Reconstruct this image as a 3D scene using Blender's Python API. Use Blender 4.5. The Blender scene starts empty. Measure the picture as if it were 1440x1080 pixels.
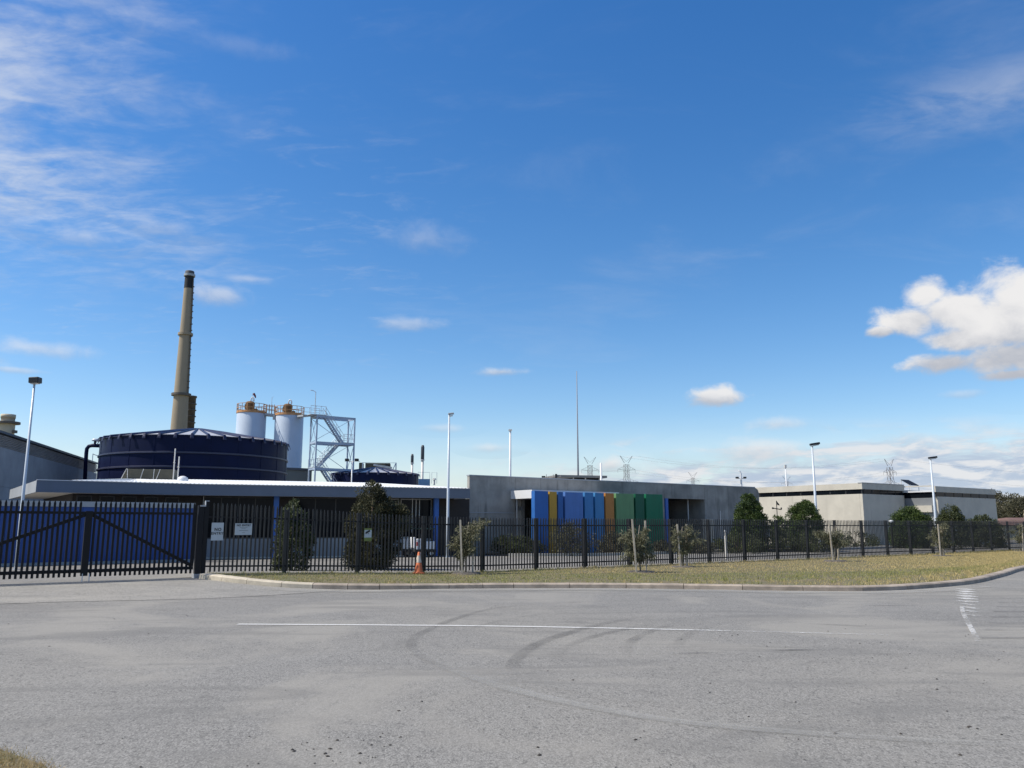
import bpy, math, random
import numpy as np
from mathutils import Vector, Matrix

random.seed(7)
rng = np.random.default_rng(11)
S = bpy.context.scene
COL = S.collection
R = math.radians

# ------------------------------------------------------------------ camera
F_PX, HOR = 1150.0, 739.0                     # focal length and horizon row of the 1440 x 1080 photograph
PITCH = math.atan((HOR - 540) / F_PX)
EYE = 1.65
cam = bpy.data.cameras.new('camera')
cam.sensor_width = 36.0
cam.lens = 36.0 * F_PX / 1440.0
cam.clip_start, cam.clip_end = 0.1, 9000
co = bpy.data.objects.new('camera', cam)
co.location = (0, 0, EYE)
co.rotation_euler = (math.pi / 2 + PITCH, 0, 0)
COL.objects.link(co)
S.camera = co

# ------------------------------------------------------------------ light, exposure
SUN_EL, SUN_DIR = R(52), Vector((-0.992, -0.125, 0)).normalized()
SUN_STRENGTH, SKY_STRENGTH, EXPOSURE = 4.8, 0.146, 0.15
sd = bpy.data.lights.new('sun', 'SUN')
sd.energy, sd.angle, sd.color = SUN_STRENGTH, R(0.5), (1.0, 0.94, 0.84)
so = bpy.data.objects.new('sun', sd)
to_sun = Vector((SUN_DIR.x * math.cos(SUN_EL), SUN_DIR.y * math.cos(SUN_EL), math.sin(SUN_EL)))
so.rotation_euler = to_sun.to_track_quat('Z', 'Y').to_euler()
so.location = to_sun * 200
COL.objects.link(so)
S.view_settings.view_transform = 'Standard'
S.view_settings.look = 'None'
S.view_settings.exposure = EXPOSURE
S.view_settings.gamma = 1.0
S.view_settings.use_curve_mapping = False

CP, SP = math.cos(PITCH), math.sin(PITCH)
def ray(px, py):
    cx, cy = (px - 720) / F_PX, (540 - py) / F_PX
    return Vector((cx, CP - cy * SP, SP + cy * CP))
def at(px, py, Y):
    d = ray(px, py)
    t = Y / d.y
    return Vector((d.x * t, Y, EYE + d.z * t))
def az_el(px, py):
    d = ray(px, py).normalized()
    return math.atan2(d.x, d.y), math.asin(d.z)
def sm(e0, e1, x):
    t = min(1.0, max(0.0, (x - e0) / (e1 - e0)))
    return t * t * (3 - 2 * t)

# ------------------------------------------------------------------ shader expression helper
class X:
    """a float socket with arithmetic"""
    def __init__(s, nt, sock): s.nt, s.s = nt, sock
    def _m(s, op, *a, clamp=False):
        n = s.nt.nodes.new('ShaderNodeMath'); n.operation = op; n.use_clamp = clamp
        for i, v in enumerate((s,) + a):
            if isinstance(v, X): s.nt.links.new(v.s, n.inputs[i])
            else: n.inputs[i].default_value = v
        return X(s.nt, n.outputs[0])
    def __add__(s, o): return s._m('ADD', o)
    __radd__ = __add__
    def __sub__(s, o): return s._m('SUBTRACT', o)
    def __rsub__(s, o): return (s * -1.0) + o
    def __mul__(s, o): return s._m('MULTIPLY', o)
    __rmul__ = __mul__
    def __truediv__(s, o): return s._m('DIVIDE', o)
    def max(s, o): return s._m('MAXIMUM', o)
    def min(s, o): return s._m('MINIMUM', o)
    def sqrt(s): return s._m('SQRT')
    def abs(s): return s._m('ABSOLUTE')
    def pow(s, o): return s._m('POWER', o)
    def clamp(s): return s._m('ADD', 0.0, clamp=True)
    def step(s, a, b):
        n = s.nt.nodes.new('ShaderNodeMapRange'); n.interpolation_type = 'SMOOTHSTEP'
        s.nt.links.new(s.s, n.inputs['Value'])
        n.inputs['From Min'].default_value, n.inputs['From Max'].default_value = a, b
        return X(s.nt, n.outputs[0])
def lin(nt, s, a, b, c=0.0, d=1.0):
    n = nt.nodes.new('ShaderNodeMapRange')
    nt.links.new(s.s if isinstance(s, X) else s, n.inputs['Value'])
    for k, v in zip(('From Min', 'From Max', 'To Min', 'To Max'), (a, b, c, d)): n.inputs[k].default_value = v
    return X(nt, n.outputs[0])
def noise(nt, vec, scale, detail=5, rough=0.55, dist=0.0, stretch=None, color=False):
    if stretch is not None:
        mp = nt.nodes.new('ShaderNodeMapping'); mp.inputs['Scale'].default_value = stretch
        nt.links.new(vec, mp.inputs['Vector']); vec = mp.outputs[0]
    n = nt.nodes.new('ShaderNodeTexNoise')
    nt.links.new(vec, n.inputs['Vector'])
    n.inputs['Scale'].default_value = scale; n.inputs['Detail'].default_value = detail
    n.inputs['Roughness'].default_value = rough; n.inputs['Distortion'].default_value = dist
    return n.outputs['Color'] if color else X(nt, n.outputs[0])
def comb(nt, x, y, z):
    n = nt.nodes.new('ShaderNodeCombineXYZ')
    for i, v in enumerate((x, y, z)):
        if isinstance(v, X): nt.links.new(v.s, n.inputs[i])
        else: n.inputs[i].default_value = v
    return n.outputs[0]
def mixc(nt, f, a, b, blend='MIX'):
    n = nt.nodes.new('ShaderNodeMix'); n.data_type = 'RGBA'; n.blend_type = blend
    for v, i in ((f, 0), (a, 6), (b, 7)):
        if isinstance(v, X): nt.links.new(v.s, n.inputs[i])
        elif isinstance(v, bpy.types.NodeSocket): nt.links.new(v, n.inputs[i])
        elif i == 0: n.inputs[0].default_value = v
        else: n.inputs[i].default_value = (v[0], v[1], v[2], 1)
    return n.outputs[2]

# ------------------------------------------------------------------ sky
W = bpy.data.worlds.new('World'); S.world = W; W.use_nodes = True
nt = W.node_tree
for n in list(nt.nodes): nt.nodes.remove(n)
tc = nt.nodes.new('ShaderNodeTexCoord')
sep = nt.nodes.new('ShaderNodeSeparateXYZ'); nt.links.new(tc.outputs['Generated'], sep.inputs[0])
dx, dy, dz = (X(nt, sep.outputs[i]) for i in range(3))
AZ = dx._m('ARCTAN2', dy)
EL = dz._m('ARCSINE')
sky = nt.nodes.new('ShaderNodeTexSky'); sky.sky_type = 'NISHITA'; sky.sun_disc = False
sky.sun_elevation = SUN_EL
sky.sun_rotation = math.atan2(SUN_DIR.x, SUN_DIR.y)
sky.altitude, sky.air_density, sky.dust_density, sky.ozone_density = 0, 1.0, 0.3, 2.2
hs = nt.nodes.new('ShaderNodeHueSaturation'); hs.inputs['Saturation'].default_value = 1.34
nt.links.new(sky.outputs[0], hs.inputs['Color'])
bg = nt.nodes.new('ShaderNodeBackground'); nt.links.new(mixc(nt, 1.0, hs.outputs[0], mixc(nt, EL.step(R(7), R(44)), (0.98, 0.915, 0.935), (0.93, 0.895, 1.0)), 'MULTIPLY'), bg.inputs[0]); bg.inputs[1].default_value = SKY_STRENGTH
# --- high thin cloud: noise on a plane overhead, thick over the left part of the sky
u, v = dx / (dz.max(0.0) + 0.10), dy / (dz.max(0.0) + 0.10)
pl = comb(nt, u, v, 0.0)
c1 = noise(nt, pl, 1.5, 9, 0.62, 0.6, (1.0, 1.7, 1))
c2 = noise(nt, pl, 5.5, 6, 0.6, 0.8, (1.0, 1.9, 1))
fine = noise(nt, pl, 16.0, 4, 0.6, 0.3, (1, 1.6, 1))
reg = noise(nt, pl, 0.55, 2, 0.5, 0.0)
leftm = (AZ * -1.0 - (EL - R(22)) * 0.45 + (reg - 0.5) * 0.35 + (c1 - 0.5) * 0.25).step(R(11), R(37)) * EL.step(R(11), R(21))
thin = (c1 * 0.5 + c2 * 0.35 + fine * 0.15)
cirrus = (thin + leftm * 0.17 - 0.55).step(-0.06, 0.20) * leftm * 0.66
midm = (AZ * -1.0).step(R(-6), R(14)) * EL.step(R(9), R(13)) * (1.0 - EL.step(R(23), R(30)) * 0.75)
cirrus = cirrus.max((c2 * 0.5 + c1 * 0.3 + fine * 0.2).step(0.50, 0.74) * midm * 0.24)
veil = (c1 + reg * 0.8).step(0.90, 1.3) * EL.step(R(3), R(20)) * 0.16
# long streak in the upper right
a0, e0 = az_el(1150, 190); a1, e1 = az_el(1440, 110)
sl = (e1 - e0) / (a1 - a0)
off = EL - (AZ - a0) * sl - e0 + (c1 - 0.5) * 0.05
streak = (1.0 - (off.abs() / R(3.0))).max(0.0) * AZ.step(a0 - R(3), a1) * thin.step(0.38, 0.62) * 0.34
cirrus = cirrus.max(veil).max(streak)
# --- cumulus: ellipses roughened by noise
cvec = comb(nt, AZ * 10.0, EL * 14.0, 0.0)
fb = noise(nt, cvec, 2.2, 9, 0.60, 0.25)
fb2 = noise(nt, cvec, 0.9, 3, 0.5)
blobs = [(1450, 420, 140, 68, 1.0), (1345, 437, 88, 40, 1.0), (1280, 452, 66, 25, 1.0), (1238, 466, 34, 11, 1.0), (1600, 430, 190, 90, 1.0),
         (1395, 462, 100, 46, 1.0), (1440, 462, 120, 70, 1.0), (1350, 478, 60, 26, 1.0), (1440, 497, 125, 38, 1.0), (1325, 510, 70, 18, 1.0), (1590, 505, 170, 50, 1.0), (1430, 526, 62, 11, 1.0),
         (1003, 558, 52, 17, 0.95), (705, 523, 42, 9, 0.75), (308, 413, 56, 22, 0.5), (345, 392, 44, 9, 0.3), (575, 455, 66, 13, 0.34),
         (50, 490, 100, 17, 0.45), (-70, 500, 100, 22, 0.5), (20, 520, 60, 6, 0.4), (858, 653, 26, 16, 0.8), (1090, 597, 62, 15, 0.55),
         (1065, 632, 90, 20, 0.6), (690, 630, 34, 9, 0.45), (620, 602, 40, 8, 0.3), (1350, 555, 40, 8, 0.3), (600, 335, 75, 28, 0.2), (1302, 415, 40, 26, 1.0), (350, 66, 110, 20, 0.09), (120, 335, 60, 16, 0.25), (240, 320, 50, 14, 0.2)]
D = None; HW = None; WS = None
for (bx, by, rx, ry, amp) in blobs:
    a, e = az_el(bx, by)
    ra = abs(az_el(bx + rx, by)[0] - a); re = abs(az_el(bx, by - ry)[1] - e)
    da, de = (AZ - a) / ra, (EL - e) / re
    q = 1.0 - (da * da + de * de).sqrt()
    dens = (q + (fb - 0.5) * 1.7 + (fb2 - 0.5) * 0.4).step(-0.05, 0.6 if amp > 0.9 else 1.0) * q.step(-0.75, -0.2) * amp
    w = q.max(-0.75) + 0.75
    h_ = de * w
    D = dens if D is None else D.max(dens)
    HW = h_ if HW is None else HW + h_
    WS = w if WS is None else WS + w
# bank of cloud low over the horizon, thicker to the right
bv = comb(nt, AZ * 9.0, EL * 34.0, 3.0)
bn = noise(nt, bv, 1.6, 9, 0.62, 0.4)
bank = (bn + (AZ.step(R(-2), R(30))) * 0.26 - EL.step(R(1.0), R(6.2)) * 0.44 - 0.27).step(-0.06, 0.22) * AZ.step(R(-8), R(10)) * 0.93
bank = bank * EL.step(R(-0.5), R(0.6)) * (1.0 - EL.step(R(4.6), R(7.0)))
hgt = HW / (WS + 0.02) + (fb - 0.5) * 1.6
cum = mixc(nt, hgt.step(-0.75, 0.45), (0.52, 0.55, 0.62), (0.93, 0.92, 0.92))
bsh = noise(nt, comb(nt, AZ * 9.0, EL * 34.0 - 0.25, 3.0), 1.6, 5, 0.6, 0.4)
bcol = mixc(nt, (bn - bsh + 0.5).step(0.40, 0.62), (0.50, 0.60, 0.76), (0.86, 0.87, 0.90))
cloudc = mixc(nt, cirrus.max(0.0) * (1.0 - D.clamp()), cum, (0.80, 0.86, 0.95))
hz = (1.0 - EL.step(R(-1.0), R(8.0))) * 0.55
cloudc = mixc(nt, (hz * 1.6).clamp() * (1.0 - D.clamp()) * (1.0 - cirrus.clamp()), cloudc, (0.62, 0.76, 0.90))
cloudc = mixc(nt, bank.clamp() * (1.0 - D.clamp()), cloudc, bcol)
alpha = 1.0 - (1.0 - D.clamp()) * (1.0 - cirrus.clamp()) * (1.0 - bank.clamp()) * (1.0 - hz)
bgc = nt.nodes.new('ShaderNodeBackground'); nt.links.new(cloudc, bgc.inputs[0]); bgc.inputs[1].default_value = 0.83
mx = nt.nodes.new('ShaderNodeMixShader')
nt.links.new(alpha.s, mx.inputs[0]); nt.links.new(bg.outputs[0], mx.inputs[1]); nt.links.new(bgc.outputs[0], mx.inputs[2])
wo = nt.nodes.new('ShaderNodeOutputWorld'); nt.links.new(mx.outputs[0], wo.inputs[0])
W.cycles.sampling_method = 'MANUAL'; W.cycles.sample_map_resolution = 512

# ------------------------------------------------------------------ materials
def srgb(r, g, b):
    f = lambda c: (c / 255 / 12.92) if c / 255 <= 0.04045 else ((c / 255 + 0.055) / 1.055) ** 2.4
    return (f(r), f(g), f(b))
MATS = {}
def mat(name, col, rough=0.6, var=0.12, scale=4.0, metal=0.0, bump=0.0, bscale=60.0, streak=0.0, col2=None, spec=0.5,
        objvar=0.0, alpha=None, translucent=0.0, coat=0.0, world=False):
    if name in MATS: return MATS[name]
    m = bpy.data.materials.new(name); m.use_nodes = True
    t = m.node_tree; b = t.nodes['Principled BSDF']
    if world:
        g = t.nodes.new('ShaderNodeNewGeometry'); vec = g.outputs['Position']
    else:
        g = t.nodes.new('ShaderNodeTexCoord'); vec = g.outputs['Object']
    n1 = noise(t, vec, scale, 6, 0.6)
    lo = tuple(c * (1 - var) for c in col) if col2 is None else col
    hi = tuple(min(1, c * (1 + var)) for c in col) if col2 is None else col2
    c = mixc(t, n1.step(0.3, 0.7), lo, hi)
    if streak:
        n2 = noise(t, vec, 3.0, 5, 0.65, 0.0, (1.0, 1.0, 0.08))
        n3 = noise(t, vec, 0.5, 4, 0.6)
        c = mixc(t, n2.step(0.5, 0.72) * n3.step(0.35, 0.65) * streak, c, tuple(x * 0.35 for x in col))
    if objvar:
        oi = t.nodes.new('ShaderNodeObjectInfo')
        k = lin(t, oi.outputs['Random'], 0, 1, 1 - objvar, 1 + objvar)
        c = mixc(t, 1.0, c, comb(t, k, k, k), 'MULTIPLY')
    t.links.new(c, b.inputs['Base Color'])
    r = lin(t, n1, 0.2, 0.8, max(0.02, rough - 0.08), min(1, rough + 0.08))
    t.links.new(r.s, b.inputs['Roughness'])
    b.inputs['Metallic'].default_value = metal
    b.inputs['Specular IOR Level'].default_value = spec
    if coat: b.inputs['Coat Weight'].default_value = coat
    if bump:
        n4 = noise(t, vec, bscale, 4, 0.6)
        bp = t.nodes.new('ShaderNodeBump'); bp.inputs['Strength'].default_value = bump; bp.inputs['Distance'].default_value = 0.01
        t.links.new(n4.s, bp.inputs['Height']); t.links.new(bp.outputs[0], b.inputs['Normal'])
    if translucent:
        tr = t.nodes.new('ShaderNodeBsdfTranslucent'); t.links.new(c, tr.inputs[0])
        ms = t.nodes.new('ShaderNodeMixShader'); ms.inputs[0].default_value = translucent
        t.links.new(b.outputs[0], ms.inputs[1]); t.links.new(tr.outputs[0], ms.inputs[2])
        t.links.new(ms.outputs[0], t.nodes['Material Output'].inputs[0])
    MATS[name] = m
    return m

M_BLACK = mat('black_powdercoat', (0.006, 0.006, 0.008), 0.45, 0.2, 3, spec=0.25)
M_FENCE = mat('fence_black', (0.016, 0.016, 0.017), 0.36, 0.25, 3, spec=0.5)
M_CONC = mat('precast_concrete', (0.275, 0.262, 0.235), 0.85, 0.22, 0.9, bump=0.25, bscale=30, streak=0.8, objvar=0.16)
M_CONCP = mat('pale_concrete', (0.50, 0.465, 0.39), 0.85, 0.08, 0.8, bump=0.2, bscale=25, streak=0.16, objvar=0.02)
M_CONCL = mat('grey_wall_concrete', (0.30, 0.31, 0.32), 0.85, 0.14, 0.5, bump=0.2, bscale=25, streak=0.35, objvar=0.06)
M_KERB = mat('kerb_concrete', (0.31, 0.258, 0.205), 0.9, 0.25, 3, bump=0.3, bscale=60, objvar=0.10)
M_KERB_SUN = mat('sunlit_kerb_concrete', (0.50, 0.44, 0.34), 0.9, 0.15, 4, bump=0.3, bscale=60, objvar=0.06)  # kerb colour lightened, sunlight painted into the stretch by the gate
M_ROOFW = mat('white_roof_sheet', (0.72, 0.72, 0.70), 0.42, 0.05, 1)
M_FASCIA = mat('blue_grey_fascia', (0.115, 0.14, 0.185), 0.5, 0.06, 1.5)
M_SOFFIT = mat('white_soffit', (0.72, 0.70, 0.66), 0.7, 0.05, 1)
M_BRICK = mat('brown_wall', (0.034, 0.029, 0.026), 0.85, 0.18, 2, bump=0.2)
M_GLASS = mat('dark_glass', (0.006, 0.008, 0.011), 0.07, 0.2, 0.6, spec=0.10)
M_TEAL = mat('teal_glass', (0.03, 0.13, 0.14), 0.1, 0.15, 0.6, spec=0.6)
M_FRAMED = mat('dark_frame', (0.05, 0.05, 0.05), 0.5, 0.1, 3)
M_FRAME = mat('pale_window_frame', (0.45, 0.45, 0.43), 0.5, 0.05, 2)
M_BLUE = mat('blue_painted_wall', (0.016, 0.060, 0.235), 0.55, 0.10, 1.2, objvar=0.05)
M_BLUEC = mat('blue_column', (0.03, 0.12, 0.42), 0.45, 0.06, 1.2)
M_CAP = mat('grey_capping', (0.34, 0.36, 0.38), 0.5, 0.06, 1)
M_NAVY = mat('navy_tank_steel', (0.0055, 0.010, 0.042), 0.5, 0.16, 0.6, objvar=0.05, spec=0.14)
M_NAVYR = mat('tank_roof_sheet', (0.42, 0.42, 0.435), 0.45, 0.10, 0.8)
M_NAVYRIB = mat('navy_roof_rib', (0.012, 0.015, 0.055), 0.45, 0.12, 1)
M_RING = mat('tank_stiffener', (0.035, 0.04, 0.075), 0.45, 0.12, 1)
M_WHITE = mat('white_paint', (0.66, 0.665, 0.67), 0.4, 0.04, 1)
M_SILO = mat('silo_white', (0.46, 0.53, 0.62), 0.42, 0.05, 0.4)
M_GALV = mat('galvanised_steel', (0.50, 0.54, 0.58), 0.42, 0.10, 2, metal=0.25)
M_STEELB = mat('pale_blue_steel', (0.34, 0.42, 0.53), 0.5, 0.10, 1)
M_RUST = mat('rusty_rail', (0.48, 0.25, 0.11), 0.8, 0.25, 3)
M_RUSTD = mat('rusty_hopper', (0.16, 0.085, 0.035), 0.85, 0.3, 2)
M_STACK = mat('chimney_concrete', (0.325, 0.268, 0.19), 0.9, 0.07, 0.08, streak=0.3)
M_STACKD = mat('soot_black', (0.02, 0.02, 0.022), 0.8, 0.2, 0.3)
M_STACK2 = mat('dark_steel_flue', (0.115, 0.10, 0.085), 0.7, 0.2, 0.2)
M_ASH = mat('pale_metal', (0.62, 0.60, 0.56), 0.5, 0.08, 2)
M_OLIVE = mat('olive_mesh', (0.10, 0.093, 0.068), 0.8, 0.15, 3)
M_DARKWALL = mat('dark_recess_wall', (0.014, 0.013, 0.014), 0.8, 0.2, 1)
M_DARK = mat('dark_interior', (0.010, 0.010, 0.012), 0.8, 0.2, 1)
M_LAMP = mat('black_lamp_housing', (0.012, 0.012, 0.013), 0.45, 0.2, 6)
M_DIFF = mat('lamp_diffuser', (0.55, 0.55, 0.52), 0.3, 0.05, 5)
M_SIGN = mat('white_sign_face', (0.46, 0.50, 0.51), 0.45, 0.05, 5)
M_INK = mat('black_print', (0.012, 0.012, 0.012), 0.6, 0.1, 5)
M_INKG = mat('grey_print', (0.16, 0.18, 0.18), 0.6, 0.1, 5)
M_SIGNG = mat('olive_green_sign', (0.17, 0.20, 0.045), 0.5, 0.08, 5)
M_ORANGE = mat('cone_orange', (0.62, 0.16, 0.055), 0.6, 0.18, 6)
M_CONEW = mat('cone_band', (0.62, 0.53, 0.43), 0.6, 0.22, 8)
M_RUBBER = mat('black_rubber', (0.02, 0.02, 0.02), 0.8, 0.2, 6)
M_TIMBER = mat('pale_timber', (0.50, 0.43, 0.33), 0.85, 0.18, 5)
M_BARK = mat('bark', (0.115, 0.088, 0.062), 0.95, 0.3, 6)
M_BARKP = mat('pale_bark', (0.30, 0.26, 0.20), 0.95, 0.25, 6)
M_LTCYP = mat('cypress_leaf', (0.026, 0.027, 0.011), 0.75, col2=(0.092, 0.088, 0.036), scale=1.6, translucent=0.15)
M_LTDRK = mat('dark_shrub_leaf', (0.025, 0.036, 0.012), 0.7, col2=(0.085, 0.10, 0.030), scale=1.8, translucent=0.15)
M_LTGRN = mat('green_shrub_leaf', (0.018, 0.040, 0.008), 0.65, col2=(0.085, 0.125, 0.022), scale=1.6, translucent=0.2)
M_LTSAP = mat('sapling_leaf', (0.075, 0.078, 0.042), 0.7, col2=(0.20, 0.195, 0.11), scale=4, translucent=0.25)
M_LTSCR = mat('grey_scrub_leaf', (0.045, 0.045, 0.026), 0.8, col2=(0.12, 0.115, 0.065), scale=2.5, translucent=0.15)
M_LTFAR = mat('far_tree_leaf', (0.045, 0.044, 0.022), 0.8, col2=(0.115, 0.105, 0.055), scale=0.25, translucent=0.15)
M_RED = mat('red_tail_lens', (0.35, 0.01, 0.01), 0.3, 0.1, 5)
M_TILE = mat('red_roof_tile', (0.15, 0.085, 0.065), 0.8, 0.15, 0.5)
M_PYL = mat('hazed_pylon_steel', (0.26, 0.235, 0.225), 0.6, 0.1, 1)  # steel lightened, distance haze put into its colour
M_MULCH = mat('mulch', (0.10, 0.088, 0.075), 0.95, 0.4, 14, bump=0.6, bscale=40)
M_SOIL = mat('garden_soil', (0.115, 0.088, 0.062), 0.95, 0.35, 3, bump=0.5, bscale=20)

# ------------------------------------------------------------------ mesh helpers
class MB:
    def __init__(s): s.v, s.f = [], []
    def add(s, vs, fs):
        k = len(s.v); s.v += [tuple(p) for p in vs]; s.f += [tuple(i + k for i in f) for f in fs]; return s
    def box(s, x0, x1, y0, y1, z0, z1):
        return s.add([(x0, y0, z0), (x1, y0, z0), (x1, y1, z0), (x0, y1, z0), (x0, y0, z1), (x1, y0, z1), (x1, y1, z1), (x0, y1, z1)],
                     [(3, 2, 1, 0), (4, 5, 6, 7), (0, 1, 5, 4), (1, 2, 6, 5), (2, 3, 7, 6), (3, 0, 4, 7)])
    def bar(s, p, q, w, h=None, up=(0, 0, 1)):
        p, q = Vector(p), Vector(q); h = h or w
        d = (q - p).normalized(); up = Vector(up)
        if abs(d.dot(up)) > 0.98: up = Vector((0, 1, 0))
        x = d.cross(up).normalized() * w / 2; y = x.cross(d).normalized() * h / 2
        return s.add([p - x - y, p + x - y, p + x + y, p - x + y, q - x - y, q + x - y, q + x + y, q - x + y],
                     [(3, 2, 1, 0), (4, 5, 6, 7), (0, 1, 5, 4), (1, 2, 6, 5), (2, 3, 7, 6), (3, 0, 4, 7)])
    def tube(s, pts, rad, n=8, cap=True):
        pts = [Vector(p) for p in pts]
        if not isinstance(rad, (list, tuple)): rad = [rad] * len(pts)
        vs, fs = [], []
        ux = None
        for i, p in enumerate(pts):
            d = (pts[min(i + 1, len(pts) - 1)] - pts[max(i - 1, 0)]).normalized()
            if ux is None:
                ux = d.cross(Vector((0, 0, 1)) if abs(d.z) < 0.95 else Vector((0, 1, 0))).normalized()
            else:
                ux = (ux - d * ux.dot(d)).normalized()
            uy = d.cross(ux)
            for k in range(n):
                t = 2 * math.pi * k / n
                vs.append(p + (ux * math.cos(t) + uy * math.sin(t)) * rad[i])
        for i in range(len(pts) - 1):
            for k in range(n):
                a, b = i * n + k, i * n + (k + 1) % n
                fs.append((a, b, b + n, a + n))
        if cap:
            fs.append(tuple(range(n - 1, -1, -1))); fs.append(tuple(range((len(pts) - 1) * n, len(pts) * n)))
        return s.add(vs, fs)
    def lathe(s, prof, n=32, c=(0, 0, 0), a0=0.0, a1=2 * math.pi, cap=False):
        full = abs(a1 - a0 - 2 * math.pi) < 1e-6
        m = n if full else n + 1
        vs, fs = [], []
        for (r, z) in prof:
            for k in range(m):
                t = a0 + (a1 - a0) * k / n
                vs.append((c[0] + r * math.cos(t), c[1] + r * math.sin(t), c[2] + z))
        for i in range(len(prof) - 1):
            for k in range(n):
                a, b = i * m + k, i * m + (k + 1) % m
                fs.append((a, b, b + m, a + m))
        if cap and full:
            fs.append(tuple(range(m - 1, -1, -1))); fs.append(tuple(range((len(prof) - 1) * m, len(prof) * m)))
        return s.add(vs, fs)
    def prism(s, poly, z0, z1):
        n = len(poly)
        vs = [(p[0], p[1], z0) for p in poly] + [(p[0], p[1], z1) for p in poly]
        fs = [tuple(range(n - 1, -1, -1)), tuple(range(n, 2 * n))] + [(i, (i + 1) % n, n + (i + 1) % n, n + i) for i in range(n)]
        return s.add(vs, fs)
    def mesh(s, name, m, smooth=False):
        me = bpy.data.meshes.new(name)
        me.from_pydata(s.v, [], s.f); me.materials.append(m)
        if smooth: me.shade_smooth()
        me.update()
        return me
def link(name, data, parent=None, loc=(0, 0, 0), rz=0.0, label=None):
    o = bpy.data.objects.new(name, data); COL.objects.link(o)
    if parent is not None: o.parent = parent
    o.location = loc; o.rotation_euler = (0, 0, rz)
    if label: o['label'] = label
    return o
def part(name, mb, m, parent, smooth=False, loc=(0, 0, 0), rz=0.0, bevel=0.0, label=None):
    o = link(name, mb.mesh(name, m, smooth), parent, loc, rz, label)
    if bevel:
        b = o.modifiers.new('bevel', 'BEVEL'); b.width = bevel; b.segments = 2; b.limit_method = 'ANGLE'
    return o
def tag(o, label, cat, group=None, kind=None):
    if label: o['label'] = label
    if cat: o['category'] = cat
    if group: o['group'] = group
    if kind: o['kind'] = kind
    return o
def thing(name, label, cat, loc=(0, 0, 0), rz=0.0, group=None):
    return tag(link(name, None, None, loc, rz), label, cat, group)
def struct(name, mb, m, smooth=False, parent=None):
    o = part(name, mb, m, parent, smooth)
    if parent is None: o['kind'] = 'structure'
    return o
def copy_tree(o, parent=None):
    c = o.copy(); COL.objects.link(c)
    if parent is not None: c.parent = parent
    for ch in list(o.children): copy_tree(ch, c)
    return c

# the works lie at 36 degrees to the picture: D1 runs along the fence to the right, D2 away from it
RZ = R(36)
D1 = Vector((math.cos(RZ), math.sin(RZ), 0)); D2 = Vector((-math.sin(RZ), math.cos(RZ), 0)); N1 = -D2
P0 = Vector((-8.55, 23.2, 0))
def ab(x, y):
    r = Vector((x, y, 0)) - P0
    return r.dot(D1), r.dot(D2)
def wp(a, b, z=0.0):
    p = P0 + D1 * a + D2 * b
    return Vector((p.x, p.y, z))
def along(P, D, px, z):
    """distance from P along D to where it crosses image column px at height z"""
    k = (px - 720) / F_PX
    return (k * (P.y * CP + (z - EYE) * SP) - P.x) / (D.x - k * D.y * CP)
def on_x(px, Y, z):
    return (px - 720) / F_PX * (Y * CP + (z - EYE) * SP)
def zf(a): return 0.09 + 0.25 * sm(10, -1, a)
def road_z(x, y):
    a, b = ab(x, y)
    return 0.24 * sm(-5.0, -0.3, b) * sm(4.0, -1.0, a)
def yard_z(x, y):
    a, b = ab(x, y)
    L = zf(a) if a > 0 else 0.24
    return L + (0.10 - L) * sm(0, 6, b)

# ------------------------------------------------------------------ ground, road, yard
def grid(name, pts, m, kind='structure'):
    """pts: rows of equal length"""
    mb = MB(); nc = len(pts[0])
    mb.add([p for r in pts for p in r],
           [(i * nc + j, i * nc + j + 1, (i + 1) * nc + j + 1, (i + 1) * nc + j) for i in range(len(pts) - 1) for j in range(nc - 1)])
    o = part(name, mb, m, None, True); o['kind'] = kind
    return o

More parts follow.
